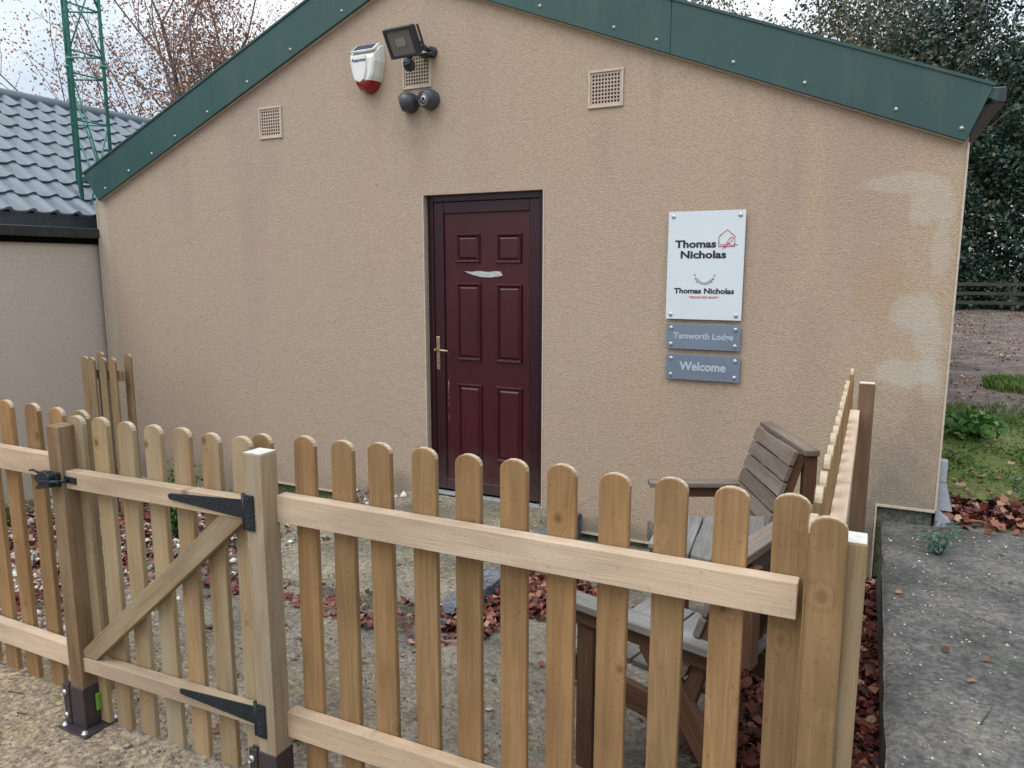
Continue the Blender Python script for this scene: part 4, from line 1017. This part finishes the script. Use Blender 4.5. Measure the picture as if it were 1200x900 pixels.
link('stem',bm_mesh(bm,'hs'),M_['bark'],hd)
# left: autumn trees over the neighbour's ridge
tree('autumn_tree',(-12.6,12.4,0),4.1,'bare spreading tree with rust red leaves behind the left roof slope','tree',M_['rustleaf'],20000,.058,31,1.0,4,2,tr=.085,clump=.30,rmin=.0045,gn=.68)
tree('autumn_tree',(-13.6,11.9,0),3.3,'low tan brown leafy tree just above the tiled ridge beside the mast','tree',M_['tanleaf'],16000,.085,36,.9,4,2,tr=.10,clump=.30,rmin=.006,gn=.60)
tree('bare_tree',(-18.5,10.6,0),2.9,'small bare tree with thin twigs left of the mast','tree',M_['tanleaf'],900,.07,34,.8,4,2,tr=.07,clump=.12,rmin=.006,gn=.62)
tree('bare_tree',(-20.8,9.6,0),2.6,'faint bare tree at the far left edge over the tiled ridge','tree',M_['tanleaf'],500,.07,38,.8,4,2,tr=.07,clump=.12,rmin=.006,gn=.62)

# ================================================================ ground litter
def gz(x,y):
    if -3.45<x<-1.80 and 2.8<y<4.5: return max(rampz(x,y),ground_z(x,y))
    if -1.80<=x<-1.675 and 2.74<y<4.5: return .045
    if x>.115 and y<4.52: return .252
    if x>.39 and y>5.05: return .275
    return ground_z(x,y)
def litter(name,label,cat,pts,size,mat,flat=.35,asp=.7,lift=.5,thick=0):
    pts=np.array(pts); n=len(pts)
    ang=rng.uniform(0,2*np.pi,n); tx=rng.normal(0,flat,n); ty=rng.normal(0,flat,n)
    a=np.stack([np.cos(ang),np.sin(ang),tx],1); a/=np.linalg.norm(a,axis=1)[:,None]
    b=np.stack([-np.sin(ang),np.cos(ang),ty],1); b-=(b*a).sum(1)[:,None]*a; b/=np.linalg.norm(b,axis=1)[:,None]
    nn=np.cross(a,b); s=(size*np.clip(rng.lognormal(-.08,.33,n),.4,1.55))[:,None]; cu=rng.uniform(-.25,.8,n)[:,None]
    C=pts
    # 3x3 curled leaf: 8 outline verts + centre
    out=[(-.55,0,1.0),(-.3,.32,.5),(-.02,.22,.1),(.22,.38,.5),(.55,0,1.0),(.22,-.38,.5),(-.02,-.22,.1),(-.3,-.32,.5)]
    V=[C-nn*0]
    for u,v,w in out:
        j=rng.uniform(.8,1.2,(n,1)); V.append(C+a*s*u*j+b*s*v*asp/.7*j+nn*s*cu*w*(.5+.5*abs(v)*2))
    V=np.stack(V,1).reshape(-1,3); base=(np.arange(n)*9)[:,None]
    F=np.concatenate([base+np.array([[0,1+i,1+(i+1)%8]]) for i in range(8)],0)
    o=link(name,fast_mesh(name,V,F),mat); tag(o,label,cat,kind='stuff'); return o
def scatter(n,x0,x1,y0,y1,zoff=(0,.02),dens=None):
    P=[]; tries=0
    while len(P)<n and tries<n*40:
        tries+=1; x=random.uniform(x0,x1); y=random.uniform(y0,y1)
        if dens and random.random()>dens(x,y): continue
        P.append((x,y,gz(x,y)+random.uniform(*zoff)))
    return P
nz=lambda x,y,s=2.0,o=0: .5+.5*noise.noise(Vector((x*s,y*s,o)))
# beside and under the bench, along the side fence
d1=lambda x,y: min(1,max(0,(x+.50+.10*(y-2.8)+ .25*(nz(x,y,4)-.5)*2)/.14)) if y<3.9 else .9*max(0,min(1,(x+.7)/.3))
litter('fallen_leaves','deep drift of red brown leaves under the bench and along the side fence','leaves',scatter(11000,-.85,.11,1.25,4.48,(.0,.05),d1),.042,M_['deadleaf'],.5)
litter('fallen_leaves','pile of red brown leaves in the corner beside the ramp edge','leaves',
    scatter(1700,-1.672,-.95,2.70,3.75,(0,.05),lambda x,y: max(0,1-((x+1.60)/.16)**2) if y<3.0 else max(0,1-((x+1.42)/.34)**2-((y-3.35)/.35)**2)),.045,M_['deadleaf'],.6)
litter('fallen_leaves','leaves scattered thickly over the stony bed by the neighbouring wall','leaves',scatter(6500,-6.35,-3.15,1.75,4.4,(0,.035),lambda x,y: (1 if x<-3.6 else .25)*(.25+.95*(nz(x,y,1.8,3)>.47))),.043,M_['deadleaf'],.45)
litter('fallen_leaves','thin line of dead leaves along the front of the ramp','leaves',scatter(420,-3.5,-1.55,2.58,2.83,(0,.02),lambda x,y: .2+1.0*(nz(x,y,4,6)>.5)),.036,M_['deadleaf'],.4)
litter('fallen_leaves','bank of red brown leaves behind the raised concrete slab','leaves',scatter(4500,.36,4.5,4.40,5.25,(.0,.06),lambda x,y: math.exp(-((y-4.82)/.16)**2)),.055,M_['deadleaf'],.5)
litter('fallen_leaves','sparse dry leaves strewn over the patio','leaves',scatter(170,-4.5,-.2,1.6,4.45,(.002,.01)),.038,M_['deadleaf2'],.25)
litter('fallen_leaves','brown leaves scattered over the car park and mossy ground','leaves',scatter(12000,.45,8,5.2,30,(.003,.02),lambda x,y:.25+.75*(nz(x,y,.8,8)>.5)),.042,M_['deadleaf2'],.3)
litter('fallen_leaves','few small dry leaves on the raised slab','leaves',scatter(70,.14,3,.8,4.5,(.003,.01)),.03,M_['deadleaf2'],.2)
def stones(name,label,pts,size,mat):
    pts=np.array(pts); n=len(pts)
    base=np.array([(1,0,0),(-1,0,0),(0,1,0),(0,-1,0),(0,0,.7),(0,0,-.7)],float)
    Fb=np.array([(0,2,4),(2,1,4),(1,3,4),(3,0,4),(2,0,5),(1,2,5),(3,1,5),(0,3,5)])
    s=(size*rng.lognormal(0,.45,n))[:,None,None]; ang=rng.uniform(0,6.28,n); c,s_=np.cos(ang),np.sin(ang)
    Vb=base[None]*rng.uniform(.6,1.4,(n,6,3)); Rm=np.zeros((n,3,3)); Rm[:,0,0]=c;Rm[:,0,1]=-s_;Rm[:,1,0]=s_;Rm[:,1,1]=c;Rm[:,2,2]=1
    V=np.einsum('nij,nkj->nki',Rm,Vb)*s+pts[:,None,:]
    F=(Fb[None]+6*np.arange(n)[:,None,None]).reshape(-1,3)
    o=link(name,fast_mesh(name,V.reshape(-1,3),F),mat); tag(o,label,'gravel',kind='stuff')
stones('stone_chips','loose grit and chips over the patio and outside the gate',scatter(15000,-4.6,.1,.75,3.6,(0,.003)),.0032,M_['stones'])
stones('stone_chips','pale chippings in the bed by the neighbouring wall',scatter(9000,-6.3,-3.0,1.7,4.4,(0,.012),lambda x,y:(1 if x<-3.5 else .15)*(.3+.7*(nz(x,y,2.6,5)>.5))),.014,M_['palestones'])
stones('stone_chips','tiny pale flecks of stone on the raised slab',scatter(1700,.13,2.6,1.2,4.45,(-.002,.0)),.0040,M_['palestones'])
# weeds
def weed(name,label,cat,x,y,n,h,r,leaf,mat,zb=None,grassy=False,group=None):
    z=gz(x,y) if zb is None else zb
    o=root(name,(x,y,z),label,cat,group)
    if grassy:
        V=[];F=[]
        for i in range(n):
            a=random.uniform(0,6.28); rr=r*math.sqrt(random.random()); bx,by=x+rr*math.cos(a),y+rr*math.sin(a); hh=h*random.uniform(.5,1.1); l=random.uniform(0,6.28); dx,dy=math.cos(l)*hh*.5,math.sin(l)*hh*.5; w=.0035
            k=len(V); V+= [(bx-w*dy/hh*2,by+w*dx/hh*2,z-.01),(bx+w*dy/hh*2,by-w*dx/hh*2,z-.01),(bx+dx*.4+w,by+dy*.4,z+hh*.7),(bx+dx,by+dy,z+hh*.9)]; F.append((k,k+1,k+2,k+3))
        link('blades',fast_mesh('gb',V,F),mat,o)
    else:
        bm=bm_new(); C=[]
        for i in range(max(4,n//16)):
            a=random.uniform(0,6.28); tip=Vector((x+r*math.cos(a)*random.uniform(.3,1),y+r*math.sin(a)*random.uniform(.3,1),z+h*random.uniform(.5,1.05)))
            b_=Vector((x+random.uniform(-.1,.1)*r,y+random.uniform(-.1,.1)*r,z-.01)); add_tube(bm,b_,tip,.002,.001,4)
            for k in range(16):
                t=random.uniform(.15,1); C.append(b_.lerp(tip,t)+Vector((random.gauss(0,leaf*.7),random.gauss(0,leaf*.7),random.gauss(0,leaf*.5))))
        link('stem',bm_mesh(bm,'ws'),mat,o); V,F=leaf_cards(np.array([tuple(c) for c in C]),leaf,up=.4); link('foliage',fast_mesh('wf',V,F),mat,o)
weed('weed_plant','bushy green weed behind the gate in front of the wall','weed',-3.92,3.15,900,.50,.17,.035,M_['weed'])
weed('weed_plant','smaller green weed by the wall behind the gate rail','weed',-4.05,3.75,260,.2,.16,.03,M_['weed'])
weed('weed_plant','green weed at the foot of the neighbouring wall behind the left fence','weed',-5.5,2.95,320,.22,.22,.035,M_['weed'])
weed('weed_plant','low dark weed among leaves behind the left fence','weed',-5.2,2.35,260,.16,.2,.03,M_['weed'])
weed('weed_plant','green plant in the corner beside the old picket panel','weed',-5.0,3.2,300,.25,.2,.035,M_['weed'])
weed('weed_plant','small blue green weed growing on the raised slab near the wall corner','weed',.37,4.08,200,.17,.09,.020,M_['blueweed'],.245)
weed('weed_plant','tiny weed outside the gate at the lower left edge','weed',-2.10,1.10,90,.03,.06,.02,M_['weed'])
weed('weed_plant','tiny flat green weed at the bottom edge below the gate','weed',-1.80,1.26,90,.03,.05,.02,M_['weed'])
weed('moss_clump','green moss clump on the raised slab at the right edge','moss',.60,2.30,200,.03,.05,.015,M_['grass'],.25)
weed('weed_plant','dandelion like green weed beside the building corner on the moss','weed',.78,7.0,420,.22,.32,.07,M_['weed'])
weed('weed_plant','grey green creeping weed behind the leaf bank','weed',1.05,5.25,420,.14,.30,.03,M_['blueweed'])
weed('weed_plant','pale green weed among leaves on the mossy ground','weed',1.35,6.1,380,.12,.35,.04,M_['blueweed'])
weed('grass_tuft','bright grass tuft at the edge of the car park','grass',1.65,10.1,900,.16,.45,.02,M_['grass'],grassy=True)
weed('grass_tuft','fine grass tuft on the mossy strip','grass',1.1,8.2,500,.08,.5,.02,M_['grass'],grassy=True)
n=9000; P=np.array(scatter(n,.42,3.2,5.15,8.2,(0,.02),lambda x,y:(nz(x,y,2.2,12)>.5)*.9+.1)); V,F=leaf_cards(P,.028,up=.0)
gc=link('ground_cover',fast_mesh('gc',V,F),M_['grass']); tag(gc,'low moss and grass covering the ground beyond the leaf bank','ground cover',kind='stuff')
# a few twigs on the ground
bm=bm_new()
for i in range(70):
    x=random.uniform(-4,-.4); y=random.uniform(1.2,3.6); z=gz(x,y)+.006; a=random.uniform(0,3.14); L=random.uniform(.02,.08)
    add_tube(bm,(x,y,z),(x+L*math.cos(a),y+L*math.sin(a),z+.003),.0025,.0012,4)
for i in range(16):
    x=random.uniform(.2,1.4); y=random.uniform(1.8,4.3); a=random.uniform(0,3.14); L=random.uniform(.04,.22)
    add_tube(bm,(x,y,.256),(x+L*math.cos(a),y+L*math.sin(a),.262),.0022,.001,4)
tw=link('twigs',bm_mesh(bm,'tw'),M_['bark']); tag(tw,'short dead twigs lying on the patio and slab','twigs',kind='stuff')
